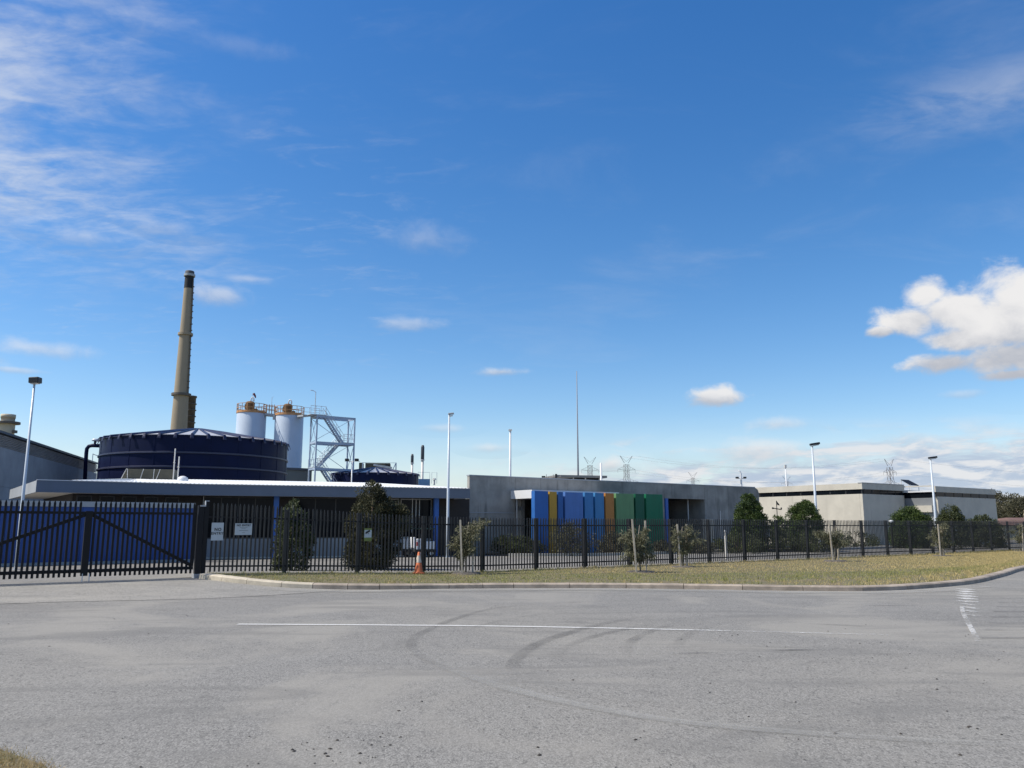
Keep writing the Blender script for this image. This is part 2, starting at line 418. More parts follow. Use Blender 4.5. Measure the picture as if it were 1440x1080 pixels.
def asphalt(name, base, rough=0.9, wear=True):
    m = bpy.data.materials.new(name); m.use_nodes = True
    t = m.node_tree; b = t.nodes['Principled BSDF']
    g = t.nodes.new('ShaderNodeNewGeometry'); p = g.outputs['Position']
    mpg = t.nodes.new('ShaderNodeMapping'); mpg.inputs['Scale'].default_value = (1.0, 0.5, 1.0); t.links.new(p, mpg.inputs['Vector']); pg = mpg.outputs[0]
    agg = noise(t, pg, 95, 3, 0.85)
    mid = noise(t, p, 7, 6, 0.7)
    big = noise(t, p, 0.35, 5, 0.6, 0.4)
    wide = noise(t, p, 0.11, 3, 0.5)
    lanes = noise(t, p, 0.55, 4, 0.55, 0.5, (0.16, 1.0, 1.0))
    vor = t.nodes.new('ShaderNodeTexVoronoi'); vor.inputs['Scale'].default_value = 105; t.links.new(pg, vor.inputs['Vector'])
    vor2 = t.nodes.new('ShaderNodeTexVoronoi'); vor2.inputs['Scale'].default_value = 48; t.links.new(pg, vor2.inputs['Vector'])
    c = mixc(t, big.step(0.25, 0.75), tuple(x * 0.87 for x in base), tuple(x * 1.10 for x in base))
    c = mixc(t, lanes.step(0.40, 0.70) * 0.8, c, tuple(x * 0.84 for x in base))
    c = mixc(t, wide.step(0.42, 0.6) * 0.7, c, (base[0] * 1.14, base[1] * 1.11, base[2] * 1.05))
    c = mixc(t, mid.step(0.40, 0.68) * 0.18, c, tuple(x * 0.76 for x in base))
    c = mixc(t, agg.step(0.48, 0.64) * 0.30, c, tuple(x * 0.55 for x in base))
    c = mixc(t, (1.0 - agg).step(0.52, 0.66) * 0.55, c, tuple(min(1, x * 1.75) for x in base))
    sx = t.nodes.new('ShaderNodeSeparateColor'); t.links.new(vor.outputs['Color'], sx.inputs[0])
    sx2 = t.nodes.new('ShaderNodeSeparateColor'); t.links.new(vor2.outputs['Color'], sx2.inputs[0])
    c = mixc(t, X(t, sx.outputs[0]).step(0.60, 0.85) * 0.62, c, tuple(x * 0.46 for x in base))
    c = mixc(t, X(t, sx.outputs[1]).step(0.55, 0.9) * 0.65, c, tuple(x * 1.6 for x in base))
    c = mixc(t, X(t, sx2.outputs[0]).step(0.86, 0.95) * mid.step(0.35, 0.6) * 0.6, c, tuple(x * 0.36 for x in base))
    stain = noise(t, p, 0.8, 7, 0.7, 1.2)
    c = mixc(t, stain.step(0.54, 0.72) * 0.50, c, tuple(x * 0.62 for x in base))
    pale = noise(t, p, 0.23, 6, 0.65, 0.8)
    c = mixc(t, pale.step(0.47, 0.62) * 0.65, c, (base[0] * 1.36, base[1] * 1.33, base[2] * 1.27))
    path = noise(t, p, 0.9, 5, 0.6, 1.5, (0.22, 0.8, 1.0))
    c = mixc(t, path.step(0.50, 0.66) * 0.45, c, tuple(x * 0.70 for x in base))
    t.links.new(c, b.inputs['Base Color'])
    b.inputs['Roughness'].default_value = rough; b.inputs['Specular IOR Level'].default_value = 0.35
    bp = t.nodes.new('ShaderNodeBump'); bp.inputs['Strength'].default_value = 0.22; bp.inputs['Distance'].default_value = 0.006
    t.links.new((agg + mid * 0.4).s, bp.inputs['Height']); t.links.new(bp.outputs[0], b.inputs['Normal'])
    return m
M_ROAD = asphalt('road_asphalt', (0.205, 0.197, 0.180))
M_APRON = asphalt('apron_asphalt', (0.245, 0.234, 0.211))
M_YARD = asphalt('yard_asphalt', (0.185, 0.177, 0.162))

def ground_material():
    m = bpy.data.materials.new('dry_ground'); m.use_nodes = True
    t = m.node_tree; b = t.nodes['Principled BSDF']
    g = t.nodes.new('ShaderNodeNewGeometry'); p = g.outputs['Position']
    c = mixc(t, noise(t, p, 0.02, 6, 0.6).step(0.35, 0.65), (0.16, 0.135, 0.075), (0.11, 0.12, 0.05))
    c = mixc(t, noise(t, p, 2.0, 5, 0.6).step(0.4, 0.7), c, (0.20, 0.17, 0.11))
    t.links.new(c, b.inputs['Base Color']); b.inputs['Roughness'].default_value = 1.0
    return m
mb = MB(); n = 48; mb.v.append((0, 0, -0.06))
for rr in (60, 300, 1200, 4500):
    for k in range(n): mb.v.append((rr * math.cos(2 * math.pi * k / n), rr * math.sin(2 * math.pi * k / n), -0.06))
mb.f += [(0, 1 + k, 1 + (k + 1) % n) for k in range(n)]
for i in range(3):
    mb.f += [(1 + i * n + k, 1 + (i + 1) * n + k, 1 + (i + 1) * n + (k + 1) % n, 1 + i * n + (k + 1) % n) for k in range(n)]
struct('ground', mb, ground_material())

aa = [-40, -25] + [-16 + 0.75 * i for i in range(38)] + [14, 18, 24, 32, 45, 60, 80]
bb = [-60, -40, -30, -20, -15, -12, -10, -8, -7] + [-6 + 0.5 * i for i in range(12)] + [0.15]
grid('road', [[(lambda q: (q.x, q.y, road_z(q.x, q.y)))(wp(a, b)) for a in aa] for b in bb], M_ROAD)
bb2 = [0.15, 0.6, 1, 1.5, 2, 2.5, 3, 4, 5, 6, 8, 12, 20, 40, 70, 110]
aa2 = [-50, -30, -16, -10, -6, -4, -2, -0.02, 0.02] + [1 + i for i in range(14)] + [18, 25, 40, 60, 90]
grid('yard', [[(lambda q: (q.x, q.y, yard_z(q.x, q.y)))(wp(a, b)) for a in aa2] for b in bb2], M_YARD)

# kerb line, from the gate post round to the far road
KERB = [(-8.5, 22.75), (-7.9, 22.4), (-7.2, 22.08), (-6.4, 21.86), (-5.6, 21.76), (-4.6, 21.8), (-3.0, 21.98), (-1.5, 22.25), (0.0, 22.42),
        (1.8, 22.45), (3.4, 22.35), (5.2, 22.0), (7.1, 21.6), (8.7, 21.42), (9.6, 21.62), (10.4, 22.0), (11.9, 23.0), (13.6, 24.5), (16.2, 27.6),
        (20.1, 32.4), (26.0, 37.8), (34.0, 44.0), (50.0, 55.5)]
def catmull(P, k=8):
    out = []
    for i in range(len(P) - 1):
        p0, p1, p2, p3 = (Vector(P[max(0, min(len(P) - 1, i + j))]) for j in (-1, 0, 1, 2))
        for q in range(k):
            t = q / k
            out.append(0.5 * ((2 * p1) + (p2 - p0) * t + (2 * p0 - 5 * p1 + 4 * p2 - p3) * t * t + (3 * p1 - p0 - 3 * p2 + p3) * t ** 3))
    out.append(Vector(P[-1]))
    return out
KC = catmull(KERB)
KL = [0.0]
for i in range(1, len(KC)): KL.append(KL[-1] + (KC[i] - KC[i - 1]).length)
def kpos(s_):
    s_ = min(max(s_, 0), KL[-1] - 1e-4)
    i = int(np.searchsorted(KL, s_, side='right')) - 1
    t = (s_ - KL[i]) / (KL[i + 1] - KL[i])
    p = KC[i].lerp(KC[i + 1], t); d = (KC[i + 1] - KC[i]).normalized()
    return p, Vector((-d.y, d.x))            # point on the road-side foot, normal towards the verge
def kerb_h(s_): return 0.135 - 0.015 * sm(5.0, 7.0, s_)
KW = 0.26
kerb = link('kerb', None); kerb['kind'] = 'structure'
s_ = 0.0
while s_ < KL[-1] - 0.3:
    Ls = random.choice([0.82, 0.95, 0.9, 1.0]) if s_ < 8 else (1.5 if s_ < 26 else 2.4)
    e_ = min(s_ + Ls, KL[-1] - 0.01)
    mb = MB(); ns = 5
    prof_n = 5
    for q in range(ns):
        t = s_ + (e_ - 0.014 - s_) * q / (ns - 1)
        p, nn = kpos(t); z = road_z(p.x, p.y); hh = kerb_h(t) + random.uniform(-.004, .004) * (q in (0, ns - 1))
        for (o_, zz) in ((0.0, -0.02), (0.012, hh * 0.78), (0.05, hh), (KW, hh + 0.006), (KW, -0.02)):
            mb.v.append((p.x + nn.x * o_, p.y + nn.y * o_, z + zz))
    for q in range(ns - 1):
        for w in range(prof_n):
            a_, b_ = q * prof_n + w, q * prof_n + (w + 1) % prof_n
            mb.f.append((b_, a_, a_ + prof_n, b_ + prof_n))
    mb.f.append(tuple(range(prof_n))); mb.f.append(tuple(reversed(range((ns - 1) * prof_n, ns * prof_n))))
    part('kerb_stone', mb, M_KERB_SUN if s_ < 3.2 else M_KERB, kerb)
    s_ = e_

# the grass verge between kerb and fence
def verge_mat():
    m = bpy.data.materials.new('verge_soil'); m.use_nodes = True
    t = m.node_tree; b = t.nodes['Principled BSDF']
    g = t.nodes.new('ShaderNodeNewGeometry'); p = g.outputs['Position']
    c = mixc(t, noise(t, p, 1.2, 6, 0.6).step(0.35, 0.65), (0.17, 0.135, 0.075), (0.12, 0.12, 0.05))
    c = mixc(t, noise(t, p, 22, 4, 0.7).step(0.45, 0.65) * 0.7, c, (0.07, 0.055, 0.035))
    t.links.new(c, b.inputs['Base Color']); b.inputs['Roughness'].default_value = 1.0
    return m
vr = []
NV = 150
for i in range(NV + 1):
    s_ = KL[-1] * (i / NV) ** 1.25
    p, nn = kpos(s_)
    q0 = Vector((p.x + nn.x * KW, p.y + nn.y * KW, road_z(p.x, p.y) + kerb_h(s_) - 0.004))
    a = max(0.12, along(P0, D1, 720 + F_PX * q0.x / (q0.y * CP - 1.6 * SP), 0.1)) if i < NV else 72
    vr.append((q0, a))
for i in range(1, NV + 1):
    if vr[i][1] < vr[i - 1][1] + 0.02: vr[i] = (vr[i][0], vr[i - 1][1] + 0.02)
rows = []
for q0, a in vr:
    f_ = wp(a, 0.12, zf(a)); row = []
    for k in range(9):
        t = k / 8
        q = q0.lerp(f_, t)
        z = q0.z + (zf(a) - q0.z) * t + 0.02 * math.sin(q.x * 0.9) * math.sin(math.pi * t)
        row.append((q.x, q.y, z))
    rows.append(row)
VERGE = np.array(rows)
grid('verge', rows, verge_mat())

def blades(name, P, h, w, m, lean=0.5):
    """P: (n,3) roots, one thin triangle each"""
    n = len(P)
    t = rng.uniform(0, 2 * np.pi, n); l = rng.uniform(0, lean, n)
    hh = h * rng.uniform(0.45, 1.25, n) if np.isscalar(h) else h * rng.uniform(0.45, 1.25, n)
    d = np.stack([np.cos(t), np.sin(t), np.zeros(n)], 1)
    t2 = rng.uniform(0, 2 * np.pi, n)
    tip = P + np.stack([np.cos(t2) * l * hh, np.sin(t2) * l * hh, hh * np.sqrt(np.maximum(0.1, 1 - l * l))], 1)
    ww = w * rng.uniform(0.6, 1.3, n)[:, None]
    V = np.stack([P - d * ww / 2, P + d * ww / 2, tip], 1).reshape(-1, 3)
    me = bpy.data.meshes.new(name)
    me.vertices.add(3 * n); me.vertices.foreach_set('co', V.ravel().astype(np.float32))
    me.loops.add(3 * n); me.loops.foreach_set('vertex_index', np.arange(3 * n, dtype=np.int32))
    me.polygons.add(n); me.polygons.foreach_set('loop_start', np.arange(0, 3 * n, 3, dtype=np.int32))
    me.polygons.foreach_set('loop_total', np.full(n, 3, dtype=np.int32))
    me.materials.append(m); me.update(); me.validate()
    o = bpy.data.objects.new(name, me); COL.objects.link(o)
    return o
def grass_mat(name, dry, green, edge=None):
    m = bpy.data.materials.new(name); m.use_nodes = True
    t = m.node_tree; b = t.nodes['Principled BSDF']
    g = t.nodes.new('ShaderNodeNewGeometry'); p = g.outputs['Position']
    at_ = t.nodes.new('ShaderNodeAttribute'); at_.attribute_name = 'moist'
    k = X(t, at_.outputs['Fac'])
    c = mixc(t, (k + (noise(t, p, 1.1, 5, 0.6) - 0.5) * 0.8).step(0.25, 0.75), dry, green)
    c = mixc(t, noise(t, p, 35, 2, 0.6).step(0.4, 0.65) * 0.6, c, (0.54, 0.45, 0.26))
    c = mixc(t, noise(t, p, 3.1, 4, 0.6).step(0.55, 0.75) * 0.6, c, (0.20, 0.16, 0.08))
    t.links.new(c, b.inputs['Base Color']); b.inputs['Roughness'].default_value = 0.8; b.inputs['Specular IOR Level'].default_value = 0.2
    tr = t.nodes.new('ShaderNodeBsdfTranslucent'); t.links.new(c, tr.inputs[0])
    ms = t.nodes.new('ShaderNodeMixShader'); ms.inputs[0].default_value = 0.3
    t.links.new(b.outputs[0], ms.inputs[1]); t.links.new(tr.outputs[0], ms.inputs[2])
    t.links.new(ms.outputs[0], t.nodes['Material Output'].inputs[0])
    return m
def bil(A, i, j):
    i0, j0 = np.floor(i).astype(int), np.floor(j).astype(int)
    i0 = np.minimum(i0, A.shape[0] - 2); j0 = np.minimum(j0, A.shape[1] - 2)
    fi, fj = (i - i0)[:, None], (j - j0)[:, None]
    return (A[i0, j0] * (1 - fi) * (1 - fj) + A[i0 + 1, j0] * fi * (1 - fj) + A[i0, j0 + 1] * (1 - fi) * fj + A[i0 + 1, j0 + 1] * fi * fj)
ar = np.linalg.norm(VERGE[1:, 0] - VERGE[:-1, 0], axis=1) * np.linalg.norm(VERGE[:-1, 0] - VERGE[:-1, -1], axis=1)
dist = VERGE[:-1, 0, 1]
wgt = ar / np.maximum(18, dist) ** 1.3; wgt /= wgt.sum()
NB = 190000
ii = rng.choice(len(wgt), NB, p=wgt) + rng.uniform(0, 1, NB)
jj = rng.uniform(0, 1, NB)
patch = (np.sin(ii * 1.7 + 3 * jj) * np.sin(ii * 0.53 + jj * 5) + rng.normal(0, 0.5, NB))
keep = ~((jj < 0.17 + 0.05 * np.sin(ii * 2.3)) & (patch > -0.25)) & ~((patch > 1.15) & (jj < 0.8)) | (rng.uniform(0, 1, NB) < 0.15)
ii, jj, patch = ii[keep], jj[keep], patch[keep]
BP = bil(VERGE, ii, jj * 8)
xx = BP[:, 0]
moist = np.clip(np.where(xx < 1, 0.62, 0.62 - (xx - 1) * 0.05) + 0.75 * np.exp(-((jj - 0.24) / 0.13) ** 2) * (xx > -1) - 0.25 * (jj > 0.5) * (xx > 2), 0, 1)
gh = np.where(jj > 0.93, 0.10, 0.055)
gr = blades('grass', BP, gh, 0.018, grass_mat('verge_grass', (0.56, 0.44, 0.19), (0.27, 0.285, 0.07)), 0.75)
for _ in range(1):
    tk = rng.choice(len(BP), 900); tufts = []
    jt = np.where(rng.uniform(0, 1, 900) < 0.45, rng.uniform(0.94, 1.0, 900), rng.uniform(0.0, 0.2, 900))
    TP = bil(VERGE, ii[tk], jt * 8)
    TP = np.repeat(TP, 14, 0) + np.column_stack([rng.normal(0, .05, 12600), rng.normal(0, .05, 12600), np.zeros(12600)])
    tf = blades('grass_tufts', TP, 0.105, 0.014, gr.data.materials[0], 0.8)
    _a = tf.data.attributes.new('moist', 'FLOAT', 'POINT'); _a.data.foreach_set('value', np.repeat(np.repeat(rng.uniform(0.2, 1.0, 900), 14), 3).astype(np.float32))
    tf['kind'] = 'stuff'
at_ = gr.data.attributes.new('moist', 'FLOAT', 'POINT'); at_.data.foreach_set('value', np.repeat(moist, 3).astype(np.float32))
gr['kind'] = 'stuff'

# patch of roadside grass by the camera
PATCH = [(-9.0, 6.7), (-4.9, 6.72), (-4.2, 6.56), (-3.85, 6.50), (-3.6, 6.32), (-3.32, 6.12), (-3.14, 5.95), (-3.05, 5.6), (-3.2, 5.0), (-9.0, 4.5)]
mb = MB(); mb.add([(x, y, 0.004 + 0.05 * (i in (8, 9))) for i, (x, y) in enumerate(PATCH)], [tuple(range(len(PATCH)))[::-1]])
struct('roadside', mb, verge_mat())
def inside(px_, py_, poly):
    c = np.zeros(len(px_), bool); n = len(poly)
    for i in range(n):
        x0, y0 = poly[i]; x1, y1 = poly[(i + 1) % n]
        k = ((y0 > py_) != (y1 > py_)) & (px_ < (x1 - x0) * (py_ - y0) / (y1 - y0 + 1e-9) + x0)
        c ^= k
    return c
Q = rng.uniform((-5.6, 5.0), (-2.8, 7.1), (42000, 2))
Q = Q[inside(Q[:, 0] + rng.normal(0, .05, len(Q)), Q[:, 1] + rng.normal(0, .05, len(Q)), PATCH)]
g2 = blades('roadside_grass', np.column_stack([Q, np.full(len(Q), 0.005)]), 0.026, 0.006, grass_mat('roadside_grass', (0.42, 0.30, 0.14), (0.20, 0.20, 0.07)), 0.9)
at_ = g2.data.attributes.new('moist', 'FLOAT', 'POINT')
at_.data.foreach_set('value', np.repeat(np.clip(0.35 + 0.3 * np.sin(Q[:, 0] * 7) * np.sin(Q[:, 1] * 6) + rng.normal(0, .2, len(Q)), 0, 1), 3).astype(np.float32))
g2['kind'] = 'stuff'

# driveway apron in front of the gate, one sheet 4 mm above the road
rows = []
far_ = [wp(a, 0.0) for a in (-14, -10, -7, -5, -3.5, -2, -1, -0.2)] + [Vector((-8.5, 22.75, 0)), Vector((-7.9, 22.37, 0)), Vector((-7.2, 22.05, 0)), Vector((-6.4, 21.83, 0)), Vector((-5.6, 21.73, 0)), Vector((-4.6, 21.75, 0))]
near_ = [(-26, 8.0), (-20, 11.2), (-15.5, 14.3), (-12.6, 16.0), (-10.8, 17.2), (-9.6, 17.9), (-8.7, 18.3), (-8.0, 18.6), (-7.2, 18.95), (-6.6, 19.3), (-6.0, 19.75), (-5.4, 20.3), (-4.9, 20.9), (-4.3, 21.6)]
for k in range(11):
    t = k / 10
    rows.append([(lambda x, y: (x, y, road_z(x, y) + 0.006))(f_.x + (n_[0] - f_.x) * t, f_.y + (n_[1] - f_.y) * t) for f_, n_ in zip(far_, near_)][::-1])
grid('driveway', rows, M_APRON)

# painted lines, tyre marks, cracks: thin sheets on the asphalt
def paint_mat(name, col, cover, scale, soft=0.25, fade_axis=None):
    m = bpy.data.materials.new(name); m.use_nodes = True
    t = m.node_tree; b = t.nodes['Principled BSDF']
    g = t.nodes.new('ShaderNodeNewGeometry'); p = g.outputs['Position']
    b.inputs['Base Color'].default_value = (*col, 1); b.inputs['Roughness'].default_value = 0.85
    uv = t.nodes.new('ShaderNodeAttribute'); uv.attribute_name = 'fade'
    k = X(t, uv.outputs['Fac'])
    a = (noise(t, p, scale, 8, 0.75) + (noise(t, p, 0.45, 3, 0.6) - 0.5) * 0.7 + k - 1.0 + (cover - 0.5)).step(0.5 - soft, 0.5 + soft)
    a = a * (noise(t, p, 75, 3, 0.7).step(0.35, 0.6) * 0.55 + 0.45)
    t.links.new(a.s, b.inputs['Alpha'])
    return m
def ribbon(name, pts, width, m, lift, fade=(1, 1), parent=None, k=10, edge=True):
    P = catmull([Vector(p) for p in pts], k) if len(pts) > 2 else [Vector(pts[0]).lerp(Vector(pts[1]), i / 20) for i in range(21)]
    mb = MB(); fv = []
    nP = len(P); cols = (-0.5, -0.2, 0.2, 0.5)
    for i, p in enumerate(P):
        d = (P[min(i + 1, nP - 1)] - P[max(i - 1, 0)]).normalized(); nn = Vector((-d.y, d.x)); t = i / (nP - 1)
        w = width if not isinstance(width, (tuple, list)) else width[0] + (width[1] - width[0]) * t
        fd = fade(t) if callable(fade) else fade[0] + (fade[1] - fade[0]) * t
        for c in cols:
            q = p + nn * w * c
            mb.v.append((q.x, q.y, road_z(q.x, q.y) + lift)); fv.append(fd - (0.75 if edge and abs(c) > 0.4 else 0))
    for i in range(nP - 1):
        for j in range(3):
            a = i * 4 + j; mb.f.append((a, a + 4, a + 5, a + 1))
    me = mb.mesh(name, m)
    me.attributes.new('fade', 'FLOAT', 'POINT').data.foreach_set('value', np.array(fv, np.float32))
    o = link(name, me, parent)
    if parent is None: o['kind'] = 'structure'
    return o
M_LINE = paint_mat('worn_white_paint', (0.62, 0.61, 0.58), 0.62, 18, 0.12)
M_TYRE = paint_mat('tyre_rubber', (0.095, 0.092, 0.087), 0.22, 1.3, 0.75)
M_DUST = paint_mat('pale_wear', (0.36, 0.35, 0.32), 0.22, 1.6, 0.7)
M_TAR_SHADE = paint_mat('tar_shade_mark', (0.035, 0.034, 0.034), 0.62, 3, 0.4)
ribbon('centre_line', [(-4.64, 14.32), (-2.2, 14.2), (0.0, 14.02), (2.73, 13.58), (4.2, 13.28), (5.8, 12.92)], 0.13, M_LINE, 0.008, lambda t: 1.10 - 0.36 * t * t, edge=False)
hold = link('hold_line', None); hold['kind'] = 'structure'
for i in range(13):
    t = i / 12.6
    c = Vector((11.85, 22.0)).lerp(Vector((7.3, 13.3)), t)
    w = 0.33 if i < 6 else 0.16
    ribbon('line_dash', [(c.x - w / 2, c.y), (c.x + w / 2, c.y)], 0.44, M_LINE, 0.008, (1.10 - t * 0.4, 1.04 - t * 0.46), parent=hold, edge=False)
ribbon('hold_edge_line', [(9.6, 18.0), (8.5, 15.9), (6.7, 12.2)], 0.08, M_LINE, 0.012, (0.75, 0.9), edge=False)
LIFT = [0.0075]
def mark(pts, w, m, f):
    w = w * 1.35
    LIFT[0] += 0.0003
    ribbon('tyre_mark', pts, w, m, LIFT[0], f)
hump = lambda lo, hi: (lambda t: lo + (hi - lo) * math.sin(math.pi * min(1, max(0, t))))
mark([(3.2, 19.2), (1.2, 18.2), (-0.29, 17.13), (-1.0, 15.2), (-1.4, 13.2), (-1.42, 12.0), (-1.17, 10.9), (-0.63, 9.7), (0.27, 8.4)], 0.22, M_TYRE, hump(0.45, 0.95))
mark([(3.4, 18.2), (1.6, 17.0), (0.3, 15.6), (-0.5, 14.2), (-0.85, 12.9), (-0.75, 11.8), (-0.4, 10.9)], 0.20, M_TYRE, hump(0.4, 0.8))
mark([(-1.3, 11.4), (-0.75, 10.0), (0.1, 8.6), (1.2, 7.5), (2.4, 6.95), (4.2, 6.5)], 0.20, M_DUST, hump(0.75, 1.35))
mark([(-0.9, 11.3), (-0.35, 10.1), (0.4, 9.0), (1.5, 8.1), (3.0, 7.5), (5.5, 7.1)], 0.35, M_DUST, hump(0.4, 0.9))
mark([(3.4, 16.2), (2.0, 15.0), (0.95, 13.35), (0.3, 11.8), (0.02, 10.3), (0.08, 8.6)], 0.26, M_TYRE, hump(0.45, 1.08))
mark([(3.8, 15.8), (2.4, 14.4), (1.3, 12.9), (0.7, 11.5), (0.5, 10.2)], 0.22, M_TYRE, hump(0.4, 0.95))
mark([(4.5, 16.2), (3.0, 14.7), (2.1, 13.2), (1.6, 11.8), (1.45, 10.2)], 0.22, M_TYRE, hump(0.45, 0.92))
mark([(5.2, 16.0), (3.7, 14.6), (2.8, 13.2), (2.3, 11.8), (2.2, 10.8)], 0.24, M_TYRE, hump(0.4, 0.8))
mark([(-7.0, 17.5), (-3.0, 17.3), (1.0, 18.2), (6.0, 18.6), (12.0, 17.8)], 0.5, M_TYRE, hump(0.3, 0.62))
mark([(-3.0, 19.6), (1.0, 20.0), (5.5, 19.6), (10.0, 19.2)], 0.4, M_TYRE, hump(0.3, 0.66))
mark([(3.9, 13.0), (6.5, 13.2), (9.5, 14.4), (13.0, 16.2)], 0.35, M_TYRE, hump(0.3, 0.7))
for (x0, y0, x1, y1, w) in ((3.30, 11.35, 4.25, 11.42, 0.07), (4.85, 14.4, 6.1, 13.95, 0.05), (2.0, 11.0, 2.75, 11.2, 0.04), (7.2, 17.5, 8.6, 17.6, 0.06)):
    LIFT[0] += 0.0003
    ribbon('skid_mark', [(x0, y0), ((x0 + x1) / 2, (y0 + y1) / 2 + 0.03), (x1, y1)], w, M_TAR_SHADE, LIFT[0], hump(0.35, 1.1))
for i in range(8):
    y = 12.6 + i * 0.95; x = 6.95 + i * 0.60
    mark([(x, y), (x + 1.4, y - 0.02 - 0.05 * i), (x + 3.6, y - 0.28), (x + 6.5, y - 0.5)], random.uniform(0.10, 0.24), M_TYRE, (lambda k: (lambda t: k - 0.30 * t))(random.uniform(0.95, 1.25)))
LIFT[0] += 0.0003
ribbon('kerb_dust', [(kpos(q)[0].x - kpos(q)[1].x * 0.55, kpos(q)[0].y - kpos(q)[1].y * 0.55) for q in (2.5, 5, 8, 11, 14, 17, 19, 22)], 1.3, paint_mat('pale_dust', (0.42, 0.40, 0.36), 0.45, 1.2, 0.6), LIFT[0], (0.95, 0.95))
LIFT[0] += 0.0003
ribbon('road_seam', [(-11.0, 10.6), (-6.0, 10.75), (-1.0, 10.95), (4.0, 11.0), (10.0, 11.3)], 0.022, M_TAR_SHADE, LIFT[0], hump(0.62, 0.80))
ribbon('road_crack', [(-6.6, 15.9), (-6.1, 15.75), (-5.9, 15.5), (-5.3, 15.45)], 0.03, M_TAR_SHADE, LIFT[0] + .0006, hump(0.7, 1.0))
ribbon('road_crack', [(-8.2, 15.2), (-7.7, 15.35), (-7.2, 15.2), (-7.0, 14.9)], 0.03, M_TAR_SHADE, LIFT[0] + .0006, hump(0.7, 1.0))
LIFT[0] += 0.0003
CR = [(2.1, 20.3), (2.9, 20.05), (3.6, 19.95), (4.3, 19.75), (5.1, 19.45)]
LIFT[0] += 0.0003
ribbon('road_crack', CR, 0.035, M_TAR_SHADE, LIFT[0], hump(0.7, 1.1))
ribbon('driveway_joint', [(-26, 8.0), (-15.5, 14.3), (-10.8, 17.2), (-8.7, 18.3), (-7.2, 18.95), (-6.0, 19.75), (-4.9, 20.9)], 0.04, M_TAR_SHADE, 0.010, (0.6, 0.75))
ribbon('gate_shadow_line', [tuple(wp(a, -0.42)[:2]) for a in (-14, -6, -3, -0.3)], 0.07, M_TAR_SHADE, 0.011, (1.0, 1.0))  # dark line paints the gate's cast shadow on the ground
ribbon('gate_shadow_line', [tuple(wp(a, -0.95)[:2]) for a in (-7, -4.5, -3)], 0.05, M_TAR_SHADE, 0.012, (0.5, 0.6))  # second painted gate shadow line, shorter and fainter
# loose gum nuts, leaves and grit lying on the asphalt
mb = MB()
for i in range(330):
    y = 5.8 + 15 * random.random() ** 1.7; x = random.uniform(-0.66, 0.66) * y
    if random.random() < 0.5: x, y = random.gauss(5.0, 2.2), random.uniform(6.5, 13.5)
    if random.random() < 0.12: x, y = random.gauss(-1.3, .25), random.uniform(6.1, 6.9)
    if y > 20: continue
    sz = random.choice([0.004, 0.005, 0.006, 0.007, 0.008, 0.011, 0.014]); t = random.uniform(0, 6.3); z = road_z(x, y) + 0.004
    c_, s2 = math.cos(t) * sz, math.sin(t) * sz
    mb.add([(x + c_ * 1.5, y + s2 * 1.5, z), (x - s2, y + c_, z), (x - c_ * 1.5, y - s2 * 1.5, z), (x + s2, y - c_, z), (x, y, z + sz * 0.5), (x + c_ * .7, y + s2 * .7, z + sz * .35)],
           [(0, 1, 5), (1, 4, 5), (4, 3, 5), (3, 0, 5), (1, 2, 4), (2, 3, 4)])
o = part('road_litter', mb, mat('gum_nut', (0.045, 0.038, 0.032), 0.9, 0.4, 30), None); o['kind'] = 'stuff'

# ------------------------------------------------------------------ palisade fence
def picket_mesh(h, w=0.062, name='picket', m=None):
    xs = [(-0.5, 0.010), (-0.34, -0.005), (-0.12, 0.002), (0.12, 0.002), (0.34, -0.005), (0.5, 0.010)]
    mb = MB(); n = len(xs)
    for z, k in ((0, 1), (h - 0.075, 1), (h, 0.30)):
        for (x, y) in xs: mb.v.append((x * w * k, y, z))
    for i in range(2):
        for j in range(n - 1): mb.f.append((i * n + j, i * n + j + 1, (i + 1) * n + j + 1, (i + 1) * n + j))
    return mb.mesh(name, m or M_BLACK)
FH = 1.80
NBAY, BAY = 21, 2.335
fence = thing('palisade_fence', 'long black steel palisade fence standing along the back of the grass verge', 'fence', P0 + Vector((0, 0, 0)), RZ)
pm = picket_mesh(FH - 0.02, 0.053, m=M_FENCE)
post_mb = MB().box(-0.05, 0.05, -0.05, 0.05, -0.3, FH + 0.0).box(-0.056, 0.056, -0.056, 0.056, FH + 0.0, FH + 0.02)
post_me = post_mb.mesh('post', M_FENCE)
rail_w = 0.045
npk = 0; rest = MB()
for b in range(NBAY + 3):
    a0 = 0.04 if b == 0 else b * BAY
    a1 = (b + 1) * BAY
    if b > 0: link('post', post_me, fence, (a0, 0.075, zf(a0)))
    for (hz) in (0.20, FH - 0.24):
        part('rail', MB().bar((a0, 0.035, zf(a0) + hz), (a1, 0.035, zf(a1) + hz), rail_w, 0.045), M_BLACK, fence)
    k = 19
    for i in range(k):
        a = b * BAY + (i + 0.5) * BAY / k
        if a < 0.12: continue
        z = zf(a) + 0.05 + random.uniform(-0.004, 0.004)
        tw = random.gauss(0, 0.05)
        if npk < 300:
            _p = link('picket', pm, fence, (a, 0.0, z), tw); _p.rotation_euler[1] = random.gauss(0, 0.004); _p.scale = (1, 1, 1 + 0.065 * sm(6, 0, a)); npk += 1
        else:
            c_, s2 = math.cos(tw), math.sin(tw)
            rest.add([(a + v.co.x * c_ - v.co.y * s2, v.co.x * s2 + v.co.y * c_, z + v.co.z) for v in pm.vertices], [tuple(p.vertices) for p in pm.polygons])
link('post', post_me, fence, ((NBAY + 3) * BAY, 0.075, zf(60)))
o = part('picket', rest, M_FENCE, fence); o['kind'] = 'stuff'

